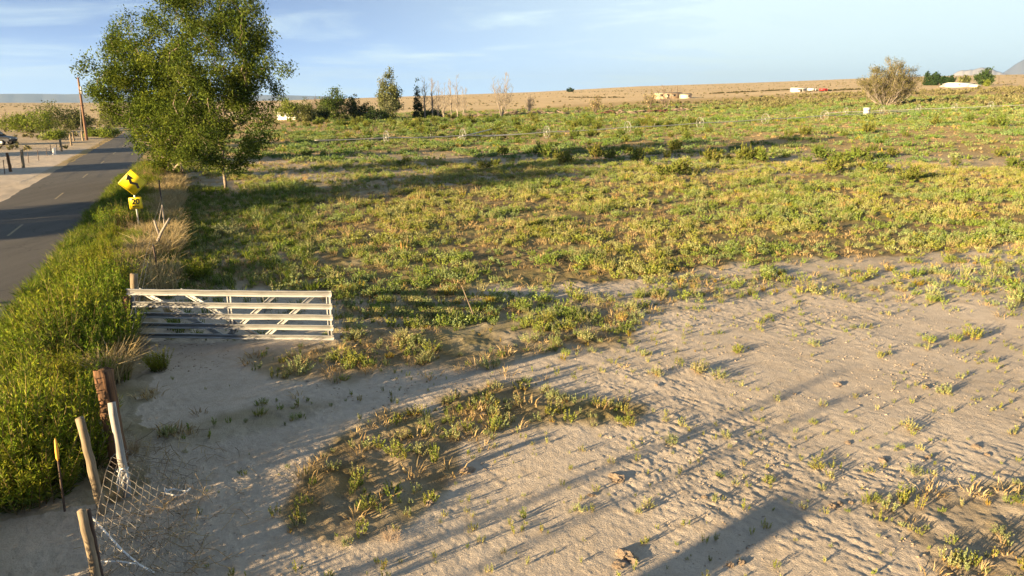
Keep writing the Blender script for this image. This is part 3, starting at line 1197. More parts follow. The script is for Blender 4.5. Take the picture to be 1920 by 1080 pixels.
def make_tree(name, label, cat, base, blobs, g, n_att=120, per=60, sig=.35, ll=.16, lw=.07, cols=ELM, bark=None, step=.6, r_tip=.014, r_max=None, group=None, leafy=True, shell=.55, extra=None, sagk=.12, bole_f=.12, wander=.12):
    bark = bark or M_BARK
    root = empty(name, tuple(base), label, cat, group)
    att = blob_points(blobs, n_att, g, shell)
    att[:, 2] = np.maximum(att[:, 2], base[2] + .25)
    if extra is not None:
        att = np.concatenate([att, extra])
    mb, nodes = grow(base, att, g, step, r_tip, r_max=r_max, sagk=sagk, bole_f=bole_f, wander=wander)
    t = mb.build('trunk', bark, None, smooth=True)
    t.parent = root
    t.matrix_parent_inverse = Matrix.Translation(-Vector(base))
    if leafy:
        lm = MB()
        leaves(lm, att, per, sig, ll, lw, cols, g)
        c = lm.build('crown', M_TREE, None, tint=True)
        c.parent = root
        c.matrix_parent_inverse = Matrix.Translation(-Vector(base))
    return root


def px_blobs(base, plist, thick=1.0, jit=0.0, gg_=None):
    """crown masses measured on the photo, given real size at the tree's distance and real depth"""
    out = []
    for i, (a, b, rx, ry) in enumerate(plist):
        off = 0 if gg_ is None else gg_.uniform(-jit, jit)
        c = at_depth(a, b, base[1] + off)
        sx = rx / FPX * (base[1] + off) * .98
        sz = ry / FPX * (base[1] + off) * 1.02
        out.append((c[0], c[1], c[2], sx, max(sx, sz) * thick * .9, sz))
    g2 = np.random.default_rng(77)
    for o in list(out):                      # ragged outline: small sprays standing off each mass
        for k in range(5):
            d = unit(g2.normal(size=3) + np.array([0, 0, .25]))
            f = g2.uniform(.12, .26)
            out.append((o[0] + d[0] * o[3] * 1.08, o[1] + d[1] * o[4] * 1.08, o[2] + d[2] * o[5] * 1.08, o[3] * f, o[4] * f, o[5] * f))
    return out


gt = np.random.default_rng(33)
b1 = ground(423, 358)
b1[2] = gz(b1[0], b1[1])
front = [(400, 120, 80, 70), (455, 100, 55, 65), (395, 25, 65, 45), (440, -5, 50, 40), (350, 10, 45, 30), (470, 50, 35, 45), (478, 190, 50, 50), (400, 200, 70, 60), (515, 135, 28, 20), (535, 130, 14, 9), (420, 275, 65, 40), (480, 265, 35, 28), (365, 295, 45, 22), (500, 235, 24, 20)]
make_tree('elm_tree', 'tall spreading elm with thin top and bare brown trunk at the field corner', 'tree', b1, px_blobs(b1, front, 1.0, 2.0, gt), gt, 520, 120, .24, .16, .066, ELM, None, .5, .011, .26)
b2 = ground(345, 340)
b2[2] = gz(b2[0], b2[1])
back = [(235, 75, 24, 35), (255, 120, 60, 45), (185, 128, 38, 18), (225, 180, 55, 35), (300, 90, 60, 50), (300, 165, 65, 60), (295, 240, 55, 45), (285, 285, 40, 30), (345, 270, 50, 40), (200, 165, 35, 28), (330, 310, 40, 18), (265, 215, 45, 35), (245, 40, 16, 14), (355, 200, 50, 70)]
make_tree('elm_tree', 'dense bright green elm leaning over the road edge behind the yellow sign', 'tree', b2, px_blobs(b2, back, .9, 2.0, gt), gt, 540, 130, .26, .17, .07, [(.11, .15, .022), (.08, .12, .02), (.15, .18, .026), (.06, .09, .016)], None, .55, .012, .22)


def rel_blobs(base, h, w, kind, g):
    x, y, z = base
    if kind == 'round':
        return [(x + g.uniform(-.25, .25) * w, y + g.uniform(-.2, .2) * w, z + h * f, w * q, w * q, h * s) for f, q, s in ((.35, .42, .3), (.6, .4, .28), (.8, .26, .2), (.5, .48, .25), (.25, .4, .2))]
    if kind == 'tall':
        return [(x + g.uniform(-.1, .1) * w, y + g.uniform(-.1, .1) * w, z + h * f, w * q, w * q, h * .2) for f, q in ((.2, .36), (.35, .45), (.5, .48), (.65, .42), (.8, .3), (.92, .14))]
    if kind == 'cone':
        return [(x, y, z + h * f, w * .5 * (1.05 - f), w * .5 * (1.05 - f), h * .09) for f in np.linspace(.1, .95, 9)]
    if kind == 'fan':
        return [(x + g.uniform(-.3, .3) * w, y + g.uniform(-.2, .2) * w, z + h * f, w * q, w * q, h * s) for f, q, s in ((.55, .4, .25), (.75, .45, .22), (.88, .32, .14), (.4, .3, .2))]
    return [(x, y, z + h * .5, w * .5, w * .5, h * .45)]


def bg_tree(name, label, cat, bx, by, hpx, wpx, kind, cols, group=None, n=70, per=26, leafy=True, bark=None, r_tip=None, dens=1.0):
    b = ground(bx, by)
    _, _, dep = project(*b)
    h, w = hpx / FPX * dep * 1.03, wpx / FPX * dep
    s = h / 10.0
    return make_tree(name, label, cat, b, rel_blobs(b, h, w, kind, gt), gt, n, int(per * 1.7), w * .05 + .12, max(.16, dep * .0022), max(.08, dep * .0012), cols, bark, max(.5, h * .07), r_tip or max(.012, dep * .00010), max(.08, h * .016), group, leafy, sagk=.12 if leafy else .02, wander=.12 if leafy else .05)


BRIGHT = [(.16, .21, .035), (.12, .17, .03), (.2, .23, .05)]
OLIVE = [(.13, .15, .05), (.10, .12, .04), (.17, .18, .07)]
PINE = [(.03, .055, .022), (.045, .07, .028), (.025, .04, .02)]
GREYG = [(.17, .19, .10), (.13, .15, .08), (.21, .22, .13)]

def bare_tree(name, label, cat, bx, by, hpx, wpx, mat, group=None, stems=5, twigs=10, spread=1.0, sub=3, g=gt, r0=1.0, leafcols=None, per=3, ll=.3, low=.25, bulge=.8, dome=.18):
    """leafless tree: several stems fanning up from the foot, each with rising side twigs"""
    b = ground(bx, by)
    _, _, dep = project(*b)
    h, w = hpx / FPX * dep * 1.03, wpx / FPX * dep
    root = empty(name, tuple(b), label, cat, group)
    m = MB()
    tips = []
    rt = max(.008, dep * .000105)
    for k in range(stems):
        a = 2 * math.pi * (k + g.random()) / stems
        out = w * .5 * g.uniform(.25, 1.0) * spread
        hh = h * g.uniform(.72, 1.0) * (1 - dome * (out / (w * .5 + 1e-6)) ** 2)
        n = 9
        f = np.linspace(0, 1, n)
        P = np.stack([np.cos(a) * out * f ** bulge, np.sin(a) * out * f ** bulge, hh * f - .1], 1)
        P[1:-1] += g.normal(size=(n - 2, 3)) * np.array([1, 1, .3]) * h * .012
        R0 = max(rt * 1.6, h * .009 * r0 * g.uniform(.7, 1.2))
        rr = R0 * (1 - f) ** .8 + rt
        m.tube(P, rr, 5, cap=False)
        tips.append(P[-1])
        for q in range(twigs):
            t = g.uniform(low, .95)
            i = min(int(t * (n - 1)), n - 2)
            p = P[i] + (P[i + 1] - P[i]) * (t * (n - 1) - i)
            L = h * g.uniform(.14, .34) * (1.1 - t * .75)
            az_ = g.random() * 6.28
            d = unit(np.array([math.cos(az_), math.sin(az_), g.uniform(.5, 1.5)]))
            p1 = p + d * L * .5
            p2 = p1 + unit(d + np.array([0, 0, .5]) + g.normal(size=3) * .2) * L * .5
            r1 = max(rt, rr[i] * .5)
            m.tube([p, p1, p2], [r1, r1 * .7 + rt * .3, rt], 3, cap=False)
            tips.append(p2)
            for z in range(sub):
                d2 = unit(d + g.normal(size=3) * .55 + np.array([0, 0, .3]))
                st = p1 if z % 2 else (p + p1) / 2
                e = st + d2 * L * g.uniform(.3, .6)
                m.tube([st, e], [rt, rt * .7], 3, cap=False)
                tips.append(e)
    o = m.build('trunk', mat, root, smooth=True)
    if leafcols is not None:
        lm = MB()
        leaves(lm, np.array(tips), per, ll * 1.1, ll, ll * .5, leafcols, g)
        lm.build('crown', M_TREE, root, tint=True)
    return root


# left of the road
bg_tree('bush', 'light green rounded bush beside the parked dark car', 'bush', 38, 249, 36, 48, 'round', BRIGHT)
bg_tree('bush', 'bright green bush between the car and the utility pole, widest of its row', 'bush', 76, 249, 42, 50, 'round', BRIGHT)
bg_tree('bush', 'greyish green tree rising above the row left of the utility pole', 'tree', 112, 243, 48, 56, 'round', OLIVE)
bg_tree('bush', 'dark olive bush nearest the left side of the utility pole', 'bush', 142, 243, 34, 40, 'round', OLIVE)
bg_tree('bush', 'low sunlit yellow green bush behind the wooden roadside posts', 'bush', 100, 262, 16, 36, 'round', BRIGHT, n=50)
bg_tree('bush', 'yellow green bush at the road edge right of the utility pole', 'bush', 202, 258, 18, 34, 'round', BRIGHT, n=50)
bg_tree('bush', 'small green weed bush at the foot of the utility pole', 'bush', 175, 256, 12, 22, 'round', BRIGHT, n=36)
bg_tree('bush', 'dark green tree where the road disappears behind the elm', 'tree', 212, 238, 28, 50, 'round', OLIVE)
bare_tree('bare_tree', 'thin leafless tree at the edge of view behind the dark car', 'bare tree', 10, 248, 46, 34, M_DARKWOOD, None, 5, 14, 1.0, 3)
bare_tree('bare_tree', 'thin leafless tree poking up over the light green bush', 'bare tree', 62, 245, 45, 22, M_DARKWOOD, None, 5, 14, 1.0, 3)

# far edge of the field, left to right
bg_tree('bush', 'yellow green tree over the white trailer', 'tree', 540, 229, 46, 44, 'round', BRIGHT)
bg_tree('bush', 'dark tree behind the right end of the white trailer', 'tree', 570, 229, 40, 30, 'round', OLIVE)
bare_tree('bare_tree', 'bushy grey leafless tree right of the white trailer', 'bare tree', 594, 224, 52, 44, M_DARKWOOD, None, 5, 14, 1.0, 3)
bg_tree('leafy_tree', 'rounded dark green tree between the trailer and the tall grey green tree', 'tree', 630, 224, 54, 52, 'round', [(.075, .11, .025), (.10, .14, .03), (.055, .085, .022)], n=100, per=30)
bg_tree('bush', 'dark shrub with bare twigs right of the rounded dark green tree', 'bush', 664, 223, 44, 26, 'round', PINE + OLIVE, n=50)
bg_tree('bush', 'low dark sprawling shrub left of the tall grey green tree', 'bush', 684, 223, 28, 34, 'round', PINE + OLIVE, n=46)
bg_tree('leafy_tree', 'tall dense grey green tree, biggest along the far field edge', 'tree', 730, 224, 78, 46, 'tall', GREYG + OLIVE, n=150, per=34)
bg_tree('bush', 'dark green shrub between the white trailer and the rounded tree', 'bush', 606, 226, 26, 30, 'round', PINE + OLIVE, n=50)
bg_tree('bush', 'low dark shrub at the left foot of the rounded dark green tree', 'bush', 584, 227, 18, 26, 'round', PINE + OLIVE, n=44)
bg_tree('bush', 'dark low shrub between the small white shed and the sprawling shrub', 'bush', 697, 224, 16, 18, 'round', PINE, n=36)
bg_tree('bush', 'dark low brush under the leftmost leafless poplars', 'bush', 808, 221, 12, 44, 'round', PINE + OLIVE, n=50)
bg_tree('bush', 'black shaded shrub under the tall grey green tree', 'bush', 716, 226, 18, 40, 'round', PINE, n=44)
bg_tree('conifer', 'narrow half dead dark conifer left of the bare poplars', 'conifer', 784, 222, 68, 20, 'cone', PINE, n=70, per=16)
for k, (bx, h, w) in enumerate(((797, 82, 15), (812, 84, 17), (822, 72, 16), (832, 66, 16), (846, 74, 20), (858, 78, 20), (870, 60, 16))):
    bare_tree('bare_poplar', 'tall slim leafless poplar in the row right of the dark conifer', 'bare tree', bx, 222, h, w, M_DEADWOOD, 'leafless poplars at the far field edge', 3, 12, .55, 2)
bare_tree('bare_tree', 'pale spreading leafless tree standing alone right of the poplar row', 'bare tree', 940, 220, 88, 58, M_DEADWOOD, None, 7, 14, 1.0, 3)
bare_tree('bare_tree', 'small leafless sapling right of the pale spreading tree', 'bare tree', 992, 214, 44, 20, M_DEADWOOD, None, 7, 14, 1.0, 3)
bare_tree('bare_shrub', 'brown twiggy shrub rising from the scrap row', 'shrub', 1117, 213, 34, 26, M_DARKWOOD, None, 9, 10, 1.0, 3, leafcols=STRAW + OLIVE, per=2)
bare_tree('bare_shrub', 'broad leafless shrub in front of the flat tan house', 'shrub', 1248, 205, 46, 48, M_DARKWOOD, None, 7, 14, 1.0, 3)
bare_tree('bare_shrub', 'tangled brown shrub left of the flat tan house', 'shrub', 1218, 206, 34, 40, M_DARKWOOD, None, 9, 10, 1.0, 3, leafcols=STRAW + OLIVE, per=2)
bg_tree('bush', 'lone dark bush on the skyline above the scrap row', 'bush', 1070, 172.5, 6.5, 11, 'round', PINE, n=24, per=14)
bare_tree('straggly_tree', 'huge pale half dead tree with twiggy crown in the scrub at right', 'tree', 1662, 199, 92, 118, M_DEADWOOD, None, 30, 18, 1.0, 4, r0=.8, leafcols=[(.20, .185, .075), (.15, .14, .05), (.085, .09, .03), (.26, .23, .12)], per=8, ll=.25, low=.1, bulge=.5, dome=.55)

# shelter trees by the far white buildings
for k, (bx, by, h, w, kd, lb) in enumerate(((1737, 160, 29, 12, 'cone', 'pointed dark conifer at the left end of the shelter belt'), (1747, 160, 22, 13, 'round', 'dark conifer second from the left of the shelter belt'), (1757, 160, 24, 13, 'round', 'dark conifer in the middle of the shelter belt'), (1769, 160, 18, 12, 'round', 'low dark conifer right of the shelter belt middle'), (1780, 160, 17, 12, 'round', 'dark conifer at the right end of the shelter belt'))):
    bg_tree('conifer', lb, 'conifer', bx, by, h, w, kd, [(.03, .06, .022), (.045, .08, .03)], None, n=50, per=16)
bg_tree('bush', 'small brown green tree behind the long white shed', 'tree', 1808, 160, 20, 16, 'round', OLIVE, n=30, per=14)
bg_tree('leafy_tree', 'rounded dark green tree right of the long white shed', 'tree', 1846, 160, 32, 27, 'round', [(.05, .09, .03), (.07, .11, .035)], n=70, per=20)
bg_tree('bush', 'small bright yellow green bush below the rounded tree by the shed', 'bush', 1851, 162, 13, 11, 'round', BRIGHT, n=30, per=14)

# sagebrush belt in front of the plain: one mass, plus the single big ones
sg = MB()
sage_p = [stem_plant(gt, 9, .8, 1.3, 7, .45, .22, [(.19, .19, .09), (.15, .15, .07), (.24, .22, .11)], None, .9, stem_w=.02) for i in range(4)]
x, y = candidates(150, 420, -12, 42, .11, gt)
px, py, _ = project(x, y, base_z(x, y))
belt = np.interp(px, [900, 1100, 1300, 1500, 1900], [0, .1, .5, 1, 1]) * ((py > np.interp(px, [1000, 1300, 1500, 1920], [199, 192, 178, 164])) & (py < np.interp(px, [1000, 1300, 1500, 1920], [212, 209, 204, 198])))
keep = gt.random(len(x)) < belt * np.clip((fbm(x / 14, y / 14, 151, 3) - .3) * 3, .1, 1)
x, y = x[keep], y[keep]
scatter_merge(sg, sage_p, np.stack([x, y, base_z(x, y)], 1), .8 + 1.0 * gt.random(len(x)), g=gt, tintmul=.7 + .6 * gt.random((len(x), 1)) * np.ones((1, 3)))
x, y = candidates(230, 1300, -42, 42, .0042, gt)
keep = gt.random(len(x)) < np.clip((fbm(x / 60, y / 60, 161, 3) - .35) * 3, .03, 1)
x, y = x[keep], y[keep]
scatter_merge(sg, sage_p, np.stack([x, y, base_z(x, y)], 1), .5 + .7 * gt.random(len(x)), g=gt, tintmul=.6 + .5 * gt.random((len(x), 1)) * np.ones((1, 3)))
x, y = candidates(95, 230, -40, -22, .05, gt)
keep = (across(x, y) < -12.5) | (along(x, y) > 150)
x, y = x[keep], y[keep]
scatter_merge(sg, sage_p, np.stack([x, y, base_z(x, y)], 1), .4 + .7 * gt.random(len(x)), g=gt)
for (qa, qb, k_) in (((1335, 176), (1482, 168.8), 120), ((1060, 182.5), (1175, 183.2), 60), ((1560, 170.5), (1645, 166.5), 60)):
    A_, B_ = ground(*qa), ground(*qb)
    f_ = np.sort(gt.random(k_))[:, None]
    q_ = A_ * (1 - f_) + B_ * f_ + gt.normal(size=(k_, 3)) * np.array([1.2, 1.2, 0])
    q_[:, 2] = base_z(q_[:, 0], q_[:, 1])
    scatter_merge(sg, sage_p, q_, .7 + .8 * gt.random(k_), g=gt, tintmul=.5 * np.ones((k_, 3)))
tag(sg.build('sagebrush', M_LEAF, tint=True), 'grey green sagebrush scrub between the field and the tan plain', kind='stuff')


# ------------------------------------------------------------------ sign
def arrow_sign():
    b = ground(263, 440)
    b[2] = gz(b[0], b[1])
    face = math.atan2(-b[0], -b[1])
    root = empty('road_sign', tuple(b), 'yellow diamond curve warning sign with black winding arrow and 20 plaque by the road', 'road sign', None, 0)
    # local frame: x to the reader's right, z up, -y towards the reader
    root.rotation_euler = (0, 0, R(27))
    mb = MB()
    mb.box((-.03, 0, -.3), (.03, .05, 2.65))
    mb.build('post', M_STEEL, root)
    dep = project(*b)[2]
    q = 1.0 * dep / FPX
    cz = CAM_H - .0
    h = .56
    zc = 2.22

    def plate(pts, y0, y1, name, mat, parent):
        m = MB()
        n = len(pts)
        v = [(p[0], y0, p[1]) for p in pts] + [(p[0], y1, p[1]) for p in pts]
        m.raw(np.array(v), np.array([list(range(n))]))
        m.F.append(np.array([list(range(n, 2 * n))[::-1]]))
        i = np.arange(n)
        m.F.append(np.stack([i, i + n, (i + 1) % n + n, (i + 1) % n], -1))
        return m.build(name, mat, parent)

    def rounded(hw, hh, r, cx, cz_, rot=0):
        pts = []
        for sx, sz, a0 in ((1, -1, -90), (1, 1, 0), (-1, 1, 90), (-1, -1, 180)):
            for a in (0, 30, 60, 90):
                x_ = sx * (hw - r) + r * math.cos(R(a0 + a))
                z_ = sz * (hh - r) + r * math.sin(R(a0 + a))
                c_, s_ = math.cos(rot), math.sin(rot)
                pts.append((cx + x_ * c_ - z_ * s_, cz_ + x_ * s_ + z_ * c_))
        return pts
    side = h / math.sqrt(2) * 1.0
    dp = plate(rounded(side, side, .04, 0, zc, math.pi / 4), -.006, -.002, 'diamond_panel', M_YEL, root)

    def frame(outer, inner, name, parent):
        m = MB()
        n = len(outer)
        v = [(p[0], -.0085, p[1]) for p in outer] + [(p[0], -.0085, p[1]) for p in inner]
        i = np.arange(n)
        m.raw(np.array(v), np.stack([i, (i + 1) % n, (i + 1) % n + n, i + n], -1))
        return m.build(name, M_BLK, parent)
    frame(rounded(side - .022, side - .022, .035, 0, zc, math.pi / 4), rounded(side - .036, side - .036, .03, 0, zc, math.pi / 4), 'border', dp)
    # winding arrow
    cl = [(.40, -.40), (.27, -.08), (-.13, -.02), (-.22, .22)]
    c_, s_ = math.cos(R(9)), math.sin(R(9))
    cl = [(a * c_ + b_ * s_, -a * s_ + b_ * c_) for a, b_ in cl]
    P = np.array(cl) * h
    w = .085 * h
    T = []
    for i in range(len(P)):
        if i == 0:
            d = P[1] - P[0]
            nrm = np.array([-d[1], d[0]]) / np.linalg.norm(d)
            T.append(nrm * w)
        elif i == len(P) - 1:
            d = P[-1] - P[-2]
            nrm = np.array([-d[1], d[0]]) / np.linalg.norm(d)
            T.append(nrm * w)
        else:
            d1 = (P[i] - P[i - 1]) / np.linalg.norm(P[i] - P[i - 1])
            d2 = (P[i + 1] - P[i]) / np.linalg.norm(P[i + 1] - P[i])
            n1, n2 = np.array([-d1[1], d1[0]]), np.array([-d2[1], d2[0]])
            bis = (n1 + n2) / np.linalg.norm(n1 + n2)
            T.append(bis * w / max(.45, np.dot(bis, n1)))
    T = np.array(T)
    L_, R_ = P + T, P - T
    m = MB()
    v = np.concatenate([L_, R_])
    v3 = np.stack([v[:, 0], np.full(len(v), -.009), v[:, 1] + zc], 1)
    k = len(P)
    i = np.arange(k - 1)
    m.raw(v3, np.stack([i, i + k, i + 1 + k, i + 1], -1))
    d = (P[-1] - P[-2]) / np.linalg.norm(P[-1] - P[-2])
    nr = np.array([-d[1], d[0]])
    tri = [P[-1] + nr * .26 * h, P[-1] - nr * .26 * h, P[-1] + d * .40 * h]
    m.raw([(a[0], -.0095, a[1] + zc) for a in tri], np.array([[0, 1, 2]]))
    m.build('arrow', M_BLK, dp)
    # advisory speed plaque
    pz = zc - h - .06 - .25
    pl = plate(rounded(.25, .25, .04, .0, pz), -.006, -.002, 'speed_plaque', M_YEL, root)
    frame(rounded(.232, .232, .035, 0, pz), rounded(.222, .222, .03, 0, pz), 'border', pl)

    def text(s, size, z, name, off):
        cu = bpy.data.curves.new(name, 'FONT')
        cu.body = s
        cu.size = size
        cu.align_x = 'CENTER'
        cu.align_y = 'CENTER'
        cu.offset = off
        to = bpy.data.objects.new(name, cu)
        COL.objects.link(to)
        bpy.context.view_layer.update()
        dg = bpy.context.evaluated_depsgraph_get()
        me = bpy.data.meshes.new_from_object(to.evaluated_get(dg))
        bpy.data.objects.remove(to)
        o = bpy.data.objects.new(name, me)
        me.materials.clear()
        me.materials.append(M_BLK)
        COL.objects.link(o)
        o.parent = pl
        o.location = (0, -.0095, z)
        o.rotation_euler = (math.pi / 2, 0, 0)
        return o
    text('20', .31, pz + .055, 'number', .010)
    text('M.P.H.', .105, pz - .145, 'lettering', .004)


arrow_sign()


# ------------------------------------------------------------------ gate
def gate():
    a = ground(249, 640)
    c = ground(627, 645)
    a[2] = c[2] = .05
    W = float(np.linalg.norm(c[:2] - a[:2]))
    rz = math.atan2(c[1] - a[1], c[0] - a[0])
    root = empty('metal_gate', (a[0], a[1], a[2]), 'long weathered white metal farm gate with diagonal braces at the field entrance', 'gate', None, rz)
    root.rotation_euler = (R(-3), 0, rz)
    H = 1.23
    gz_ = np.random.default_rng(3)

    def rail(z, hh, name):
        """a channel rail: web with two turned lips, slightly battered"""
        m = MB()
        xs = np.linspace(0, W, 60)
        wob = (fbm(xs / .7, xs * 0 + z * 9, 171, 2) - .5) * .022
        dent = (fbm(xs / .5, xs * 0 + z * 5 + 40, 175, 2) - .5) * .02
        prof = [(-.03, -hh), (-.045, -hh), (-.045, -hh + .026), (-.002, -hh + .034), (-.002, hh - .04), (-.045, hh - .032), (-.045, hh), (.016, hh), (.016, -hh)]
        prof = prof[1:]
        k = len(prof)
        V = np.array([[(x_, p[0] + dd, z + p[1] + ww) for p in prof] for x_, ww, dd in zip(xs, wob, dent)]).reshape(-1, 3)
        i = np.arange(len(xs) - 1)[:, None] * k
        j = np.arange(k)[None]
        F = np.stack([i + j, i + (j + 1) % k, i + k + (j + 1) % k, i + k + j], -1).reshape(-1, 4)
        m.raw(V, F)
        m.F.append(np.array([np.arange(k)]))
        m.F.append(np.array([np.arange(k)[::-1] + (len(xs) - 1) * k]))
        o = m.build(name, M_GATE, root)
        o.data.materials.append(M_GATESHADE)
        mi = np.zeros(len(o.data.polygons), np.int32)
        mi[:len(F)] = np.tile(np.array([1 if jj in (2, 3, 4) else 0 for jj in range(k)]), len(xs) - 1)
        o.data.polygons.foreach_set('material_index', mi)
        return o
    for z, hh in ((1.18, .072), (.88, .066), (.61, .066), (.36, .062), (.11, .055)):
        rail(z, hh, 'rail')

    def bar(x0, z0, x1, z1, name, w=.055, y0=.02):
        m = MB()
        d = np.array([x1 - x0, z1 - z0])
        L = np.linalg.norm(d)
        d /= L
        n = np.array([-d[1], d[0]])
        # U channel: two lips and a web behind
        for off, hw, ya, yb in ((-w * .75, w * .25, y0 - .004, y0 + .028), (w * .75, w * .25, y0 - .004, y0 + .028), (0, w * .9, y0 + .018, y0 + .026)):
            p = [np.array([x0, z0]) + n * (off - hw), np.array([x1, z1]) + n * (off - hw), np.array([x1, z1]) + n * (off + hw), np.array([x0, z0]) + n * (off + hw)]
            v = [(q[0], ya, q[1]) for q in p] + [(q[0], yb, q[1]) for q in p]
            m.raw(np.array(v), np.array([(0, 1, 2, 3), (7, 6, 5, 4), (0, 4, 5, 1), (1, 5, 6, 2), (2, 6, 7, 3), (3, 7, 4, 0)]))
        return m.build(name, M_GATE, root)
    for f in (.018, .498, .982):
        bar(W * f, .07, W * f, 1.25, 'upright')
    s = W / 381
    for (xa, xb) in ((20, 172), (98, 240)):
        bar(s * xa, 1.22, s * xb, .08, 'brace', y0=.052)
    for (xa, xb) in ((283, 178), (355, 250)):
        bar(s * xa, 1.22, s * xb, .08, 'brace', y0=.052)
    m = MB()
    t = np.linspace(0, 2 * np.pi, 14)
    m.tube(np.stack([-.12 + .12 * np.cos(t), .0 + .05 * np.sin(t), .92 + .05 * np.sin(2 * t)], 1), .012, 5)
    m.build('chain', M_WIRE, root)


gate()


# ------------------------------------------------------------------ posts, wire, odds and ends
def post(name, label, cat, base_px, top_px, rad, mat, square=False, taper=.9, group=None, sides=9, extra=.0):
    b = ground(*base_px)
    b[2] = gz(b[0], b[1])
    t = at_depth(top_px[0], top_px[1], b[1])
    d = t - b
    h = float(np.linalg.norm(d))
    gg2 = np.random.default_rng(int(base_px[0] * 7 + base_px[1]))
    m = MB()
    k = 12
    zs = np.linspace(-.25, h, k)
    a = np.linspace(0, 2 * np.pi, sides, endpoint=False) + gg2.random() * 2
    prof = 1 + gg2.normal(size=sides) * .06
    if square:
        prof = np.minimum(1 / np.maximum(np.abs(np.cos(a)), 1e-3), 1 / np.maximum(np.abs(np.sin(a)), 1e-3)) * .9 + gg2.normal(size=sides) * .07
    V = []
    for i, z in enumerate(zs):
        f = max(0, z / h)
        r = rad * (1 + (taper - 1) * f) * prof * (1 + gg2.normal(size=sides) * .035)
        ox, oy = gg2.normal() * rad * .06, gg2.normal() * rad * .06
        zz = z + (gg2.normal(size=sides) * rad * .22 if i == k - 1 else 0)
        V.append(np.stack([ox + r * np.cos(a), oy + r * np.sin(a), np.broadcast_to(zz, (sides,))], 1))
    V = np.concatenate(V)
    i = np.arange(k - 1)[:, None] * sides
    j = np.arange(sides)[None]
    m.raw(V, np.stack([i + j, i + (j + 1) % sides, i + sides + (j + 1) % sides, i + sides + j], -1).reshape(-1, 4))
    m.F.append(np.array([np.arange(sides) + (k - 1) * sides]))
    o = m.build(name, mat)
    o.location = b
    o.rotation_mode = 'QUATERNION'
    o.rotation_quaternion = Vector(d).to_track_quat('Z', 'Y')
    return tag(o, label, cat, group), b, h


post('gate_post', 'thick rough brown timber post, stoutest of the posts by the loose wire', 'post', (226, 880), (193, 694), .112, M_TIE, square=True, taper=1.0, sides=14)
wp, wb, wh = post('fence_post', 'whitish round post with a white rope tied round it', 'post', (240, 930), (209, 756), .055, M_GREYWOOD)
post('fence_post', 'leaning tan wooden post left of the white roped post', 'post', (193, 965), (150, 785), .062, M_POSTWOOD)
post('fence_post', 'split tan wooden post nearest the viewer at the lower left', 'post', (190, 1120), (152, 957), .055, M_POSTWOOD)
post('steel_post', 'dark steel post behind the nearest split wooden post', 'post', (196, 1110), (166, 955), .028, M_TPOST, square=True)
post('fence_post', 'stubby wooden post behind the left end of the gate', 'post', (256, 595), (250, 515), .11, M_POSTWOOD)
post('hinge_post', 'short dark post holding the left end of the gate', 'post', (243, 640), (238, 556), .09, M_TIE)
post('steel_post', 'thin dark steel fence post in the pale dry grass above the gate', 'post', (298, 520), (287, 460), .035, M_TPOST)
post('steel_post', 'thin dark steel fence post right of the yellow sign', 'post', (305, 392), (298, 338), .04, M_TPOST)
post('stake', 'thin leaning wooden stake alone in the weedy field edge', 'stake', (892, 600), (866, 536), .02, M_OLDSTICK, taper=.7)
post('stick', 'thin pale stick standing behind the gate', 'stick', (497, 588), (492, 545), .018, M_GREYWOOD, taper=.5)
post('marker_stake', 'thin dark stake with orange tip standing in the dark weeds', 'stake', (122, 960), (104, 826), .014, M_TPOST)
tb = ground(122, 960)
t0_, t1_ = at_depth(104, 826, tb[1] - .02), at_depth(108.5, 862, tb[1] - .02)
m = MB()
m.tube([t0_ + np.array([0, 0, .03]), t0_, t0_ * .5 + t1_ * .5, t1_ + np.array([.0, 0, .03]), t1_ - np.array([0, 0, .02])], [.006, .016, .024, .022, .008], 7)
tag(m.build('marker_tape', M_TAPE), 'orange yellow tape wrapped on the tip of the thin dark stake', 'marker tape')

# forked dead branch used as a post
b = ground(292, 480)
m = MB()
pp = lambda a, c, o=0.0: at_depth(a, c, b[1] + o)
m.tube([pp(290, 484), pp(291, 468), pp(296, 452), pp(302, 437), pp(309, 424), pp(318, 409)], [.075, .07, .06, .05, .045, .035], 7)
m.tube([pp(300, 442, .05), pp(295, 430), pp(291, 418), pp(289, 413)], [.05, .042, .036, .03], 6)
m.tube([pp(309, 425, .05), pp(307, 408, .1), pp(304, 384, .1)], [.035, .03, .022], 6)
m.tube([pp(304, 386, .1), pp(300, 404), pp(297, 424)], [.015, .014, .01], 5)
tag(m.build('forked_branch', M_DEADWOOD, smooth=True), 'bare forked grey branch propped upright in the fence line', 'branch')

# barbed wire strands along the fence, between the posts
m = MB()
for hgt in (.45, .8, 1.1):
    s_ = np.arange(16.5, 58, 1.0)
    q = []
    for s in s_:
        x_, y_ = sn(s, -1.62)
        q.append((x_, y_, gz(x_, y_) + hgt - .05 * math.sin(math.pi * ((s - 16.5) % 6.9) / 6.9)))
    m.tube(q, .006, 3, cap=False)
tag(m.build('fence_wire', M_WIRE), 'thin wire strands strung along the roadside fence line', 'wire')


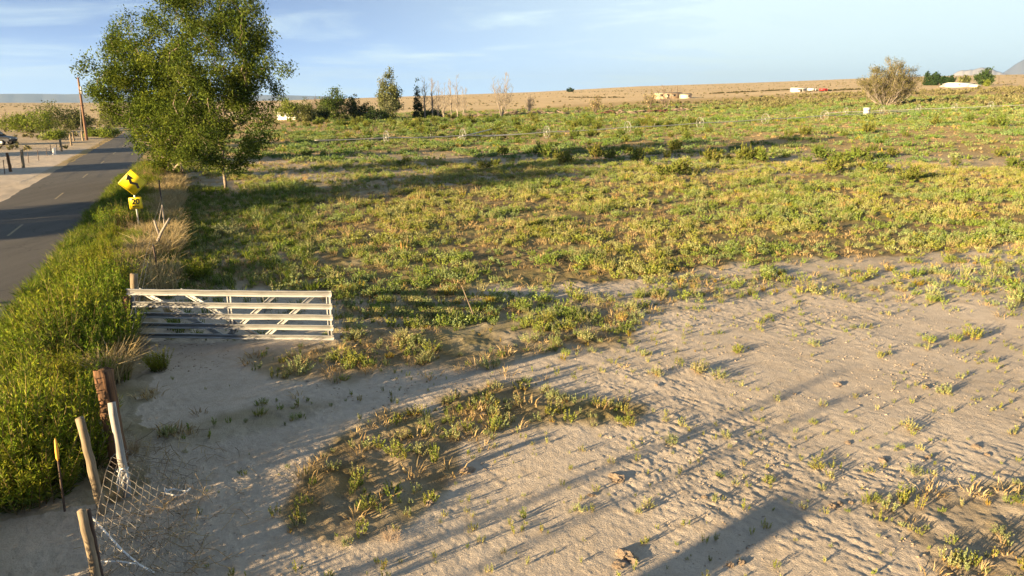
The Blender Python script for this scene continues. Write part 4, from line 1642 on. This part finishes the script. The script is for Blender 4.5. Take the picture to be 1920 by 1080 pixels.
def woven_wire():
    """slumped sheet of woven field wire: fixed along the posts, sagging out over the ground"""
    m = MB()
    # edge along the posts (near -> far) and the foot out on the sand
    top = [ground(188, 1100) + np.array([0, 0, .55]), ground(200, 1030) + np.array([0, 0, .62]), ground(212, 970) + np.array([0, 0, .66]), ground(222, 925) + np.array([0, 0, .60]), ground(238, 880) + np.array([0, 0, .35])]
    foot = [ground(330, 1140), ground(352, 1068), ground(368, 1000), ground(376, 940), ground(365, 880)]
    top, foot = np.array(top), np.array(foot)

    def lerp(a, f):
        x_ = f * (len(a) - 1)
        i = min(int(x_), len(a) - 2)
        return a[i] * (1 - (x_ - i)) + a[i + 1] * (x_ - i)
    gq = np.random.default_rng(8)
    NU, NV = 15, 13
    G = np.zeros((NU * 3, NV * 3, 3))
    for iu in range(NU * 3):
        for iv in range(NV * 3):
            fu, fv = iu / (NU * 3 - 1), iv / (NV * 3 - 1)
            a, b_ = lerp(top, fu), lerp(foot, fu)
            p = a * (1 - fv) + b_ * fv
            zt = a[2] * (1 - fv) ** 1.25 + .05 * fv
            p[2] = gz(p[0], p[1]) + .02 + max(0, zt) + .07 * math.sin(3.1 * fu + 6 * fv) * fv * (1 - fv) * 2 + gq.normal() * .003
            p[0] += .06 * math.sin(5 * fu + 2 * fv) * fv
            G[iu, iv] = p
    for iu in range(0, NU * 3, 3):
        m.tube(G[iu], .0042, 4, cap=False)
    for iv in range(0, NV * 3, 3):
        m.tube(G[:, iv], .0042, 4, cap=False)
    m.tube(G[-1], .0042, 4, cap=False)
    m.tube(G[:, -1], .0042, 4, cap=False)
    return tag(m.build('wire_netting', M_WIRE), 'slumped sheet of square mesh fence wire hanging from the leaning posts', 'wire netting')


woven_wire()

# white cord running along the bottom of the netting
m = MB()
cp = []
for (a, c, h_) in ((177, 978, .35), (200, 1003, .28), (232, 1037, .16), (262, 1062, .10), (290, 1076, .06)):
    q = ground(a, c + h_ * 90)
    q[2] += h_
    cp.append(q)
m.tube(cp, .013, 6)
m.tube([cp[3], cp[3] + np.array([-.25, .03, .02]), cp[3] + np.array([-.55, .08, -.02])], .010, 6)
tag(m.build('plastic_line', M_ROPE), 'white plastic cord trailing off the near end of the wire netting', 'cord')

m = MB()
rp = np.array([at_depth(226, 880, wb[1] - .10), at_depth(219, 905, wb[1] - .14), at_depth(222, 922, wb[1] - .14), at_depth(234, 892, wb[1] - .12), at_depth(237, 884, wb[1] - .1), at_depth(240, 900, wb[1] - .13), at_depth(236, 922, wb[1] - .13)])
m.tube(rp, .012, 5)
m.tube([rp[0], rp[0] + np.array([.06, -.02, .03]), rp[4]], .012, 5)
m.tube([rp[0], at_depth(222, 925, wb[1] - .15)], .010, 5)
tt = np.linspace(0, 2 * np.pi, 12)
mid = (rp[0] + rp[4]) / 2
ax_ = at_depth(230, 880, wb[1])
m.tube(np.stack([ax_[0] + .07 * np.cos(tt), ax_[1] + .07 * np.sin(tt), ax_[2] + .01 * np.sin(3 * tt)], 1), .011, 5)
tag(m.build('tied_rope', M_ROPE), 'frayed white rope knotted round the whitish post', 'rope')

m = MB()
c0 = ground(330, 928)
c0[2] = gz(c0[0], c0[1]) + .03
tt = np.linspace(0, 2 * np.pi, 20)
m.tube(np.stack([c0[0] + .16 * np.cos(tt), c0[1] + .07 * np.sin(tt), c0[2] + .015 + .015 * np.cos(3 * tt)], 1), .014, 5)
m.tube([c0 + np.array([-.16, 0, .02]), c0 + np.array([-.19, .06, .05]), c0 + np.array([-.14, .02, .04])], .018, 5)
m.tube([c0 + np.array([.16, 0, .02]), c0 + np.array([.2, .06, .05])], .016, 5)
tag(m.build('rope_scrap', M_ROPE), 'loop of white rope lying on the dry brush right of the netting', 'rope')

# dry tangled brush under the netting
tw = MB()
gq = np.random.default_rng(17)
for k in range(520):
    a, c = gq.uniform(185, 470), gq.uniform(800, 1080)
    if gq.random() > math.exp(-((a - 290) / 110) ** 2) * (1.0 if c > 830 else .5):
        continue
    p = ground(a, c)
    p[2] = gz(p[0], p[1]) + .01
    L = gq.uniform(.15, .5)
    d = unit(gq.normal(size=3) * np.array([1, 1, .35]))
    q = p + d * L * .5 + np.array([0, 0, gq.uniform(.02, .10)])
    e = q + unit(d + gq.normal(size=3) * .6) * L * .5
    e[2] = max(e[2], p[2])
    tw.tube([p, q, e], .004, 3, cap=False, c=pal(STRAW + [(.2, .15, .1), (.3, .24, .17)], 1, gq)[0])
tag(tw.build('dry_brush', M_DRY, tint=True), 'tangle of dry grey brown stems under the wire netting', kind='stuff')

me_tumble = proto_mesh('tumbleweed', stem_plant(gq, 60, .5, .8, 10, .07, .008, [(.42, .33, .26), (.34, .26, .2)], None, .9, (.36, .27, .2), .004), M_DRY)
for (a, c, s, lb) in ((232, 850, .9, 'ball of dry pinkish brown twigs against the thick brown post'), (222, 610, 1.2, 'dry twiggy tumbleweed at the left end of the gate'), (735, 1015, .45, 'small dry twig ball on the shaded sand'), (282, 545, 1.0, 'greyish dry weed tangled on the fence line above the gate'), (180, 1085, .5, 'reddish dry twigs at the foot of the nearest post')):
    p = ground(a, c)
    inst('tumbleweed', me_tumble, (p[0], p[1], gz(p[0], p[1])), s, random.random() * 6, lb, 'tumbleweed', None)

# crumbs of dry crust scattered over the sand: stuff nobody could count
cb = MB()
oc = np.array([(1, 0, 0), (0, 1, 0), (-1, 0, 0), (0, -1, 0), (0, 0, 1), (0, 0, -.6)], float)
of = np.array([(0, 1, 4), (1, 2, 4), (2, 3, 4), (3, 0, 4), (1, 0, 5), (2, 1, 5), (3, 2, 5), (0, 3, 5)])
x, y = candidates(6, 24, -38, 41, 150, gq)
pz_ = sstep(.42, .7, fbm(x / 1.4, y / 1.4, 231, 3)) * sstep(.3, .7, fbm(x / .3, y / .3, 233, 2))
keep = (gq.random(len(x)) < pz_ * .75) & (across(x, y) > -1.8) & (cover(x, y) < .4)
x, y = x[keep], y[keep]
k_ = len(x)
q = to3(x, y)
S_ = (.006 + .020 * gq.random(k_) ** 3)[:, None, None] * (1 + gq.normal(size=(k_, 6, 3)) * .28)
V = oc[None] * S_ * np.array([1.3, 1, .8]) + q[:, None]
cb.raw(V.reshape(-1, 3), (of[None] + (np.arange(k_) * 6)[:, None, None]).reshape(-1, 3))
M_CRUMB = solid('crust_crumbs', (.40, .33, .26), .95, (.22, .17, .13), 3)
tag(cb.build('soil_crumbs', M_CRUMB), 'small crumbs of dry crust strewn over the sand', kind='stuff')

# clods of turned earth on the sand
def clod_mesh(seed):
    import bmesh
    bm = bmesh.new()
    bmesh.ops.create_icosphere(bm, subdivisions=3, radius=1)
    for v in bm.verts:
        n_ = float(fbm(np.array([v.co.x * 2.6 + seed * 9 + v.co.z]), np.array([v.co.y * 2.6 + v.co.z * 2.1]), seed, 3)[0])
        v.co *= .35 + 1.3 * n_
        v.co.z *= .6
    me = bpy.data.meshes.new('soil_clod')
    bm.to_mesh(me)
    bm.free()
    me.materials.append(M_CLOD)
    return me


M_CLOD = solid('clod_soil', (.30, .22, .16), .95, (.40, .32, .25), 14, bump=.03)
clods = [clod_mesh(k + 1) for k in range(5)]
for (a, c, s) in ((872, 882, .11), (885, 880, .09), (1160, 900, .12), (1150, 893, .08), (1590, 830, .06), (1570, 722, .10), (1735, 728, .09), (1770, 735, .07), (1780, 738, .06), (1560, 952, .07), (1575, 948, .06), (1595, 945, .07), (1170, 1040, .12), (1185, 1050, .10), (1160, 1060, .1), (1370, 1060, .08), (1390, 1055, .07), (1740, 860, .08), (1830, 840, .07), (1850, 855, .06), (1655, 865, .09), (1230, 725, .05), (805, 945, .1), (1060, 600, .1), (905, 780, .07), (1320, 935, .06), (1490, 740, .05), (1110, 930, .06)):
    p = ground(a, c)
    o = bpy.data.objects.new('soil_clod', random.choice(clods))
    COL.objects.link(o)
    o.location = (p[0], p[1], gz(p[0], p[1]) + s * .15)
    s *= .62
    o.scale = (s * random.uniform(.8, 1.6), s * random.uniform(.8, 1.5), s)
    o.rotation_euler = (0, 0, random.random() * 6)
    tag(o, 'lumpy clod of dry brown soil lying on the open sand', 'soil clod', 'soil clods on the sand')

# ------------------------------------------------------------------ left side of the road
for k, (bp_, tp_, lb) in enumerate((((20, 322), (13, 287), 'dark round fence post nearest the left road edge'), ((44, 315), (40, 281), 'sunlit tan fence post second from the left roadside'), ((116, 284), (112, 261), 'tan fence post right of the small white marker'), ((134, 273), (131, 252), 'tan fence post in the middle of the far roadside row'), ((139, 265), (136, 248), 'tan fence post just left of the pole foot'), ((156, 264), (153, 246), 'tan fence post touching the utility pole foot'))):
    post('fence_post', lb, 'post', bp_, tp_, .12, M_POSTWOOD if k else M_TIE)
for k, (bp_, tp_) in enumerate((((9, 326), (6, 300)), ((73, 301), (70, 281)), ((54, 306), (52, 286)), ((96, 287), (94, 271)), ((107, 284), (105, 268)), ((88, 292), (86, 276)))):
    post('steel_post', 'thin dark steel stake in the roadside fence left of the road', 'post', bp_, tp_, .03, M_TPOST, group='steel stakes left of the road')
m = MB()
for hgt in (.5, .95, 1.3):
    for (pa, pb) in ((( -60, 348), (20, 322)), ((20, 322), (44, 315)), ((44, 315), (116, 284)), ((116, 284), (134, 273)), ((134, 273), (156, 264))):
        A_, B_ = ground(*pa), ground(*pb)
        f = np.linspace(0, 1, 6)[:, None]
        q = A_ * (1 - f) + B_ * f
        q[:, 2] = base_z(q[:, 0], q[:, 1]) + hgt - .06 * np.sin(np.pi * f[:, 0])
        m.tube(q, .008, 3, cap=False)
tag(m.build('fence_wire', M_WIRE), 'wire strands between the tan posts left of the road', 'wire')
mk, _, _ = post('utility_marker', 'short thick white marker post standing by the left roadside fence', 'marker post', (102, 290), (101, 277), .16, M_WHITE)

b = ground(163, 263)
t = at_depth(147, 145, b[1])
H_ = float(t[2] - b[2])
root = empty('utility_pole', tuple(b), 'tall brown wooden utility pole left of the road with small grey box', 'utility pole')
ov = t - b
ov = np.array([ov[0] * .75, ov[1], ov[2]])
m = MB()
f = np.linspace(0, 1, 8)[:, None]
m.tube(ov * f - np.array([0, 0, .3]) * (1 - f), np.linspace(.19, .12, 8), 9)
m.build('pole_shaft', M_POLE, root, smooth=True)
m = MB()
m.tube(ov * np.array([[.74], [.86]]) + np.array([.26, -.1, 0]), .14, 8)
m.build('grey_box', M_STEEL, root)
m = MB()
m.box((-.22, -.2, -.06), (.3, -.08, .06))
o = m.build('bracket', M_TPOST, root)
o.location = ov * .56
m = MB()
m.tube([ov * .56 + np.array([-.2, 0, 0]), ov * .56 + np.array([-.9, 0, .05])], .03, 5)
m.build('side_arm', M_TPOST, root)
m = MB()
m.tube([ov * .6 + np.array([-.18, -.1, 0]), np.array([-.62, -.1, 0.0])], .045, 6)
m.build('guy_guard', M_GREYWOOD, root)

# parked dark vehicle at the left edge of the view
def car(b, rz, label):
    root = empty('parked_car', tuple(b), label, 'car', None, rz)

    def loft(prof, y0, y1, inset, name, mat, parent):
        m = MB()
        n = len(prof)
        V = []
        for y_, s in ((y0 + .0, 1 - inset), (y0 + .12, 1), (y1 - .12, 1), (y1, 1 - inset)):
            cz_ = np.mean([p[1] for p in prof])
            V += [(p[0], y_, cz_ + (p[1] - cz_) * s) for p in prof]
        V = np.array(V)
        i = np.arange(3)[:, None] * n
        j = np.arange(n)[None]
        m.raw(V, np.stack([i + j, i + (j + 1) % n, i + n + (j + 1) % n, i + n + j], -1).reshape(-1, 4))
        m.F.append(np.array([np.arange(n)]))
        m.F.append(np.array([np.arange(n)[::-1] + 3 * n]))
        return m.build(name, mat, parent, smooth=False)
    loft([(-2.3, .45), (2.25, .45), (2.35, .7), (2.3, .95), (1.2, 1.12), (-2.2, 1.12), (-2.35, .8)], -.9, .9, .06, 'body', M_DARKCAR, root)
    loft([(-2.0, 1.1), (1.15, 1.1), (.45, 1.72), (-1.7, 1.76)], -.78, .78, .1, 'cabin', M_GLASS, root)
    loft([(-1.75, 1.74), (.5, 1.70), (.4, 1.79), (-1.65, 1.82)], -.76, .76, .1, 'car_roof', M_DARKCAR, root)
    for x_ in (-1.45, 1.45):
        for y_ in (-.9, .75):
            m = MB()
            m.tube([(x_, y_ - .02, .36), (x_, y_ + .2, .36)], .36, 16)
            wv_ = m.build('wheel', M_RUBBER, root)
            m = MB()
            m.tube([(x_, y_ - .035, .36), (x_, y_ + .215, .36)], .2, 12)
            m.build('rim', M_STEEL, wv_)
    for y_ in (-.62, .62):
        m = MB()
        m.box((2.3, y_ - .15, .72), (2.37, y_ + .15, .86))
        m.build('headlight', M_WHITE, root)


p = ground(-10, 272)
car(p, R(4), 'dark parked car by the fence at the left edge of the view')


# ------------------------------------------------------------------ irrigation wheel lines
def wheel(rad, x, root):
    t = np.linspace(0, 2 * np.pi, 29)
    m = MB()
    for off in (-.06, .06):
        m.tube(np.stack([np.full(29, x + off), rad * np.cos(t), rad * np.sin(t)], 1), .020, 5, cap=False)
    w = m.build('wheel', M_PIPE, root)
    m = MB()
    for k in range(8):
        a = k * math.pi / 4
        m.tube([(x, 0, 0), (x, rad * math.cos(a), rad * math.sin(a))], .016, 4)
    m.build('spokes', M_PIPE, w)
    m = MB()
    m.tube([(x - .12, 0, 0), (x + .12, 0, 0)], .12, 8)
    m.build('hub', M_PIPE, w)
    return w


def wheel_line(pix, label, rad=.84, ext=(0, 0), kind='irrigation line', mover=None, nw=None):
    A_, B_ = ground(*pix[0]), ground(*pix[1])
    d = B_ - A_
    L = float(np.linalg.norm(d))
    root = empty('irrigation_line', (A_[0], A_[1], A_[2] + rad), label, kind, None)
    root.rotation_euler = Vector(d).to_track_quat('X', 'Z').to_euler()
    n = nw or max(2, int(round(L / 12.6)) + 1)
    xs = np.linspace(0, L, n)
    m = MB()
    q = []
    for x_ in np.linspace(-ext[0], L + ext[1], 60):
        q.append((x_, 0, -.10 * abs(math.sin(math.pi * x_ / (L / (n - 1))))))
    m.tube(q, .06, 7)
    m.build('pipe', M_PIPE, root, smooth=True)
    for x_ in xs:
        w = wheel(rad, x_, root)
    m = MB()
    for x_ in np.arange(6, L, 12.6):
        m.tube([(x_, 0, -.1), (x_, -.1, .25), (x_, -.25, .3)], .03, 5)
    m.build('sprinkler', M_PIPE, root)
    if mover is not None:
        m = MB()
        m.box((mover - .5, -.4, .05), (mover + .5, .4, .6))
        m.box((mover - .5, -.3, -.7), (mover + .5, .3, .12))
        m.build('drive_unit', M_WHITE, root)
    return root


wheel_line([(1025, 259), (1545, 226)], 'long sprinkler pipe on big spoked wheels running through the middle of the field', ext=(10, 22), nw=5)
wheel_line([(725, 271), (868, 266)], 'shorter broken off sprinkler pipe with wheels in the shade at left of the field', ext=(9, 9), nw=2)
wheel_line([(1585, 218), (1856, 207)], 'farther wheeled sprinkler pipe with white drive box near the half dead tree', ext=(4, 16), nw=5, mover=4.0)
m = MB()
p0, p1 = ground(860, 268), ground(922, 262)
p0 = p0 + np.array([0, 0, .7])
p1 = p1 + np.array([0, 0, 1.45])
m.tube([p0, (p0 + p1) / 2, p1], .075, 6)
tag(m.build('loose_pipe', M_PIPE, smooth=True), 'tilted loose pipe end sticking up beside the wheeled sprinkler line', 'pipe')


# ------------------------------------------------------------------ far buildings and vehicles
def house(name, label, cat, bx, by, wpx, hpx, wall, roof, depth=7.0, gable=.25, windows=(), doors=(), rz=0.0, over=.4):
    b = ground(bx, by)
    dep = project(*b)[2]
    W, H = wpx / FPX * dep, hpx / FPX * dep
    root = empty(name, tuple(b), label, cat, None, rz)
    m = MB()
    m.box((-W / 2, 0, -.5), (W / 2, depth, H * (1 - gable)))
    m.build('wall', wall, root)
    m = MB()
    z0, z1 = H * (1 - gable) + .003, H
    x0, x1 = -W / 2 - over, W / 2 + over
    V = np.array([(x0, -over, z0), (x1, -over, z0), (x1, depth / 2, z1), (x0, depth / 2, z1), (x0, depth + over, z0), (x1, depth + over, z0)])
    m.raw(V, np.array([(0, 1, 2, 3), (3, 2, 5, 4)]))
    m.F.append(np.array([(0, 3, 4), (1, 5, 2)]))
    m.F.append(np.array([(0, 4, 5, 1)]))
    m.build('roof', roof, root)
    hw = H * (1 - gable)
    for f, w_ in windows:
        m = MB()
        m.box((-W / 2 + W * f, -.05, hw * .42), (-W / 2 + W * f + w_, .02, hw * .82))
        m.build('window', M_GLASS, root)
    for f, w_ in doors:
        m = MB()
        m.box((-W / 2 + W * f, -.06, 0), (-W / 2 + W * f + w_, .02, hw * .85))
        m.build('door', M_GLASS, root)
    return root, W, H


house('flat_house', 'low tan house with dark flat roof on the plain behind the bare shrub', 'house', 1255, 185, 48, 11.5, M_TANWALL, M_ROOF, 9, .14, ((.12, 1.6), (.62, 1.4)), ((.4, 1.1),))
house('flat_house', 'lower pale annexe at the right end of the tan house', 'house', 1288, 184.5, 17, 9, solid('pale_wall', (.62, .52, .42), .8, (.5, .42, .34), 2), M_ROOF, 7, .2, ((.6, 1.0),))
house('trailer_home', 'white trailer home half hidden by trees at the far field edge', 'trailer', 552, 225, 66, 17, M_WHITE, M_ROOF, 4, .12, ((.1, 1.0), (.35, 1.2), (.7, 1.0)), ((.55, .9),), R(-8), .1)
house('white_tank', 'small white shed left of the tall grey green tree', 'shed', 705, 224, 10, 12, M_WHITE, M_WHITE, 3, .2, ((.3, .4),), (), 0, .05)
house('farm_shed', 'long low white shed between the shelter belt and rounded tree', 'shed', 1809, 163, 38, 8, M_WHITE, M_WHITE, 10, .25, ((.15, 1.2),), ((.75, 2.5),))
house('farm_shed', 'small white shed at the right of the long white shed', 'shed', 1834, 163, 9, 4.5, M_WHITE, M_WHITE, 6, .25, (), ((.3, 1.0),))
house('farm_shed', 'low white shed under the conifer shelter belt', 'shed', 1782, 163, 14, 3, M_WHITE, M_WHITE, 6, .25, (), ())
house('mobile_home', 'white mobile home on the plain, leftmost of the far vehicles', 'trailer', 1500, 172, 25, 7, M_WHITE, M_WHITE, 5, .18, ((.3, 1.5), (.7, 1.5)), ((.5, 1.0),))


def far_truck(label, bx, by, wpx, body_mat, boxy=True):
    b = ground(bx, by)
    dep = project(*b)[2]
    W = wpx / FPX * dep
    root = empty('truck', tuple(b), label, 'truck')
    h = W * .34
    m = MB()
    m.box((-W * .5, 0, .45), (W * .18, 2.4, h))
    m.build('cargo_box', body_mat, root)
    m = MB()
    V = np.array([(W * .2, .1, .45), (W * .5, .1, .45), (W * .5, .1, h * .5), (W * .40, .1, h * .55), (W * .34, .1, h * .9), (W * .2, .1, h * .9)])
    V2 = V + np.array([0, 2.2, 0])
    m.raw(np.concatenate([V, V2]), np.array([list(range(6))]))
    m.F.append(np.array([list(range(6, 12))[::-1]]))
    i = np.arange(6)
    m.F.append(np.stack([i, i + 6, (i + 1) % 6 + 6, (i + 1) % 6], -1))
    m.build('cab', body_mat, root)
    for f in (-.38, -.2, .36):
        m = MB()
        m.tube([(W * f, .02, .5), (W * f, 2.3, .5)], .5, 12)
        m.build('wheel', M_RUBBER, root)
    m = MB()
    m.box((W * .24, .06, h * .6), (W * .34, .1, h * .84))
    m.build('window', M_GLASS, root)


far_truck('white truck parked on the plain between the mobile home and the red truck', 1525, 171.5, 17, M_WHITE)
far_truck('red truck parked rightmost in the far row of vehicles', 1547, 171.5, 16, M_RED)
far_truck('small dark vehicle right of the flat tan house', 1431, 184, 7, M_DARKCAR)

post('thin_pole', 'thin lone pole rising behind the flat tan house', 'pole', (1271, 186), (1270, 161), .12, M_TPOST, taper=.7)
post('thin_pole', 'thin pole on the plain right of the rounded tree', 'pole', (1873, 158), (1873, 143), .16, M_TPOST, taper=.7)

# row of scrap and old timber along the far field edge
gs = np.random.default_rng(44)
M_OLDBOARD = solid('old_boards', (.10, .075, .06), .9, (.24, .19, .155), 3)
kinds = ('timber_pile', 'scrap_pile')
for k, (px0, wpx_, hpx_, mat, lb) in enumerate(((1010, 40, 9, M_OLDBOARD, 'pile of grey boards at the left end of the scrap row'), (1050, 34, 8, M_OLDBOARD, 'low heap of weathered boards left of the reddish scrap'), (1082, 10, 11, M_DARKWOOD, 'dark upright stump in the scrap row'), (1145, 44, 10, M_RUST, 'reddish heap of rusty scrap right of the brown twiggy shrub'), (1165, 16, 13, M_DARKWOOD, 'dark rounded heap in the middle of the scrap row'), (1200, 40, 9, M_OLDBOARD, 'heap of dark boards below the tangled brown shrub'), (1238, 36, 9, M_RUST, 'rusty heap below the broad leafless shrub'), (1280, 36, 8, M_DARKWOOD, 'pile of dark logs at the right end of the scrap row'), (895, 44, 9, M_OLDBOARD, 'pile of pale boards right of the bare poplars'), (965, 40, 8, M_OLDBOARD, 'pile of grey boards under the small leafless sapling'), (840, 60, 8, M_DARKWOOD, 'dark brush heap at the foot of the poplars'))):
    b = ground(px0, 215 - (px0 > 1180) * (px0 - 1180) * .06 + (px0 < 900) * 6)
    dep = project(*b)[2]
    W, H = wpx_ / FPX * dep, hpx_ / FPX * dep
    m = MB()
    for q in range(26):
        L = gs.uniform(.25, .55) * W
        c = np.array([gs.uniform(-.5, .5) * W, gs.uniform(-.6, .9), 0])
        zc = H * gs.uniform(.05, .75) * (1 - abs(c[0]) / W * 1.1)
        a = gs.normal() * .35
        tl = gs.normal() * .18
        M_ = Matrix.Translation((c[0], c[1], zc)) @ Matrix.Rotation(a, 4, 'Z') @ Matrix.Rotation(tl, 4, 'Y')
        m.box((-L / 2, -gs.uniform(.06, .25), -.05), (L / 2, gs.uniform(.06, .25), gs.uniform(.05, .2)), M_)
    o = m.build(kinds[mat is M_RUST], mat)
    o.location = b
    tag(o, lb, 'scrap heap' if mat is M_RUST else 'timber pile')


# ------------------------------------------------------------------ mesas on the skyline
def ridge(name, az0, az1, dist, prof, mat, depth=2500):
    m = MB()
    a = np.radians(np.linspace(az0, az1, 160))
    px_ = 960 + FPX / math.cos(PITCH) * np.tan(a) * math.cos(PITCH) * 1.037
    top = prof(np.degrees(a))
    rows = []
    for k, (dd, f) in enumerate(((0, 0), (depth * .25, .45), (depth * .4, .62), (depth * .55, .97), (depth * .7, 1.0), (depth, .3))):
        r_ = dist + dd + (fbm(np.degrees(a) * 1.3, a * 0 + k * .3, 181, 3) - .5) * depth * .12
        el = top * f + (1 - f) * (-22 / FPX)
        wob = (fbm(np.degrees(a) * 1.1, a * 0 + k, 191, 3) - .5) * (.0007 if 0 < f < 1 else .0003)
        rows.append(np.stack([r_ * np.sin(a), r_ * np.cos(a), CAM_H + (el + wob) * r_], 1))
    V = np.concatenate(rows)
    n = len(a)
    i = np.arange(len(rows) - 1)[:, None] * n
    j = np.arange(n - 1)[None]
    m.raw(V, np.stack([i + j, i + j + 1, i + n + j + 1, i + n + j], -1).reshape(-1, 4))
    return tag(m.build(name, mat, smooth=True), kind='structure')


M_MESA = solid('hazed_mesa_rock', (.085, .10, .14), .95, (.12, .13, .16), .0009, lo=.4, hi=.6)  # blue of distant haze put into the rock colour
ridge('far_mesa', -48, -14, 13000, lambda d: (5.2 - np.maximum(0, d + 22) * .35 + (fbm(d * .35, d * 0, 201, 2) - .5) * 1.2) / FPX, M_MESA)
ridge('far_mountain', 30, 46, 15000, lambda d: (28 + 30 * sstep(33.2, 35.6, d) - 5 * sstep(35.6, 37, d) + 10 * sstep(37, 42, d) + (fbm(d * 1.1, d * 0, 211, 3) - .5) * 6) / FPX, M_MESA)
ridge('pale_hill', 29.5, 36, 9000, lambda d: (15 * np.exp(-((d - 32.9) / 1.5) ** 2) + 4 * np.exp(-((d - 31.6) / .5) ** 2) + 28 + (fbm(d * 1.7, d * 0, 217, 3) - .5) * 5) / FPX, solid('pale_hill_soil', (.38, .37, .38), .95, (.33, .32, .33), .002))


# the air: one box of thin even haze round everything
hm = bpy.data.materials.new('haze_air')
hm.use_nodes = True
hn = hm.node_tree.nodes
hn.clear()
ho = hn.new('ShaderNodeOutputMaterial')
hv = hn.new('ShaderNodeVolumePrincipled')
hv.inputs['Color'].default_value = (.42, .64, 1.0, 1)
hv.inputs['Density'].default_value = 4.0e-5
hv.inputs['Anisotropy'].default_value = .2
hm.node_tree.links.new(hv.outputs[0], ho.inputs['Volume'])
m = MB()
m.box((-26000, -26000, -1400), (26000, 26000, 820))
tag(m.build('haze', hm), kind='stuff')

# ------------------------------------------------------------------ what stands out of view and throws the long shadows
gs = np.random.default_rng(55)
for (x_, y_, h_, r_, nm, lb) in ((-50, 13.2, 12.0, 4.8, 'shade_tree', 'broad tree across the road left of the view, nearest the road sign'), (-67, 36, 12, 2.8, 'shade_tree', 'tall tree across the road left of the view, beyond the broad tree'), (-70, 61, 12.5, 3.2, 'shade_tree', 'narrow tree across the road left of the view, farthest up the road')):
    b = np.array([x_, y_, 0.0])
    bl = [(x_ + gs.uniform(-.2, .2) * r_, y_ + gs.uniform(-.2, .2) * r_, h_ * f, r_ * q, r_ * q, h_ * .2) for f, q in ((.15, .9), (.35, 1.0), (.55, 1.0), (.72, .8), (.88, .5))]
    make_tree(nm, lb, 'tree', b, bl, gs, 170, 60, .5, .5, .28, ELM, None, .9, .02, .3)


def round_pole(x_, y_, h_, r_, label):
    m = MB()
    m.tube([(0, 0, -.4), (.01, 0, h_ * .5), (0, .02, h_)], [r_, r_ * .9, r_ * .75], 9)
    o = m.build('timber_pole', M_POLE, smooth=True)
    o.location = (x_, y_, 0)
    return tag(o, label, 'pole')


sx, sy = math.sin(R(SHADOW_AZ)), math.cos(R(SHADOW_AZ))
round_pole(-34.5, 4.6, 9.0, .15, 'tall timber pole across the road, out of view at left')
round_pole(1.34 - 25 * sx, 9.77 - 25 * sy, 5.4, .075, 'timber pole across the road behind the viewer')
pp_ = ground(1140, 952)
round_pole(pp_[0] - 24 * sx, pp_[1] - 24 * sy, 5.2, .05, 'thin timber pole across the road behind the viewer')
tp_ = ground(1496, 944)
hh_ = 3.2
Lb = hh_ / math.tan(R(SUN_EL))
root = empty('shadow_pillar', (tp_[0] - Lb * sx, tp_[1] - Lb * sy, 0), 'unseen square pillar added across the road to cast a block shadow on the sand', 'pillar', None, R(-SHADOW_AZ))  # added out of view only for its square-ended shadow
m = MB()
m.box((-.28, -.28, -.3), (.28, .28, hh_ - .08))
m.build('shaft', M_BRICK, root)
m = MB()
m.box((-.3, -.3, hh_ - .078), (.3, .3, hh_))
m.build('cap', M_GREYWOOD, root)
print('objects', len(bpy.data.objects))
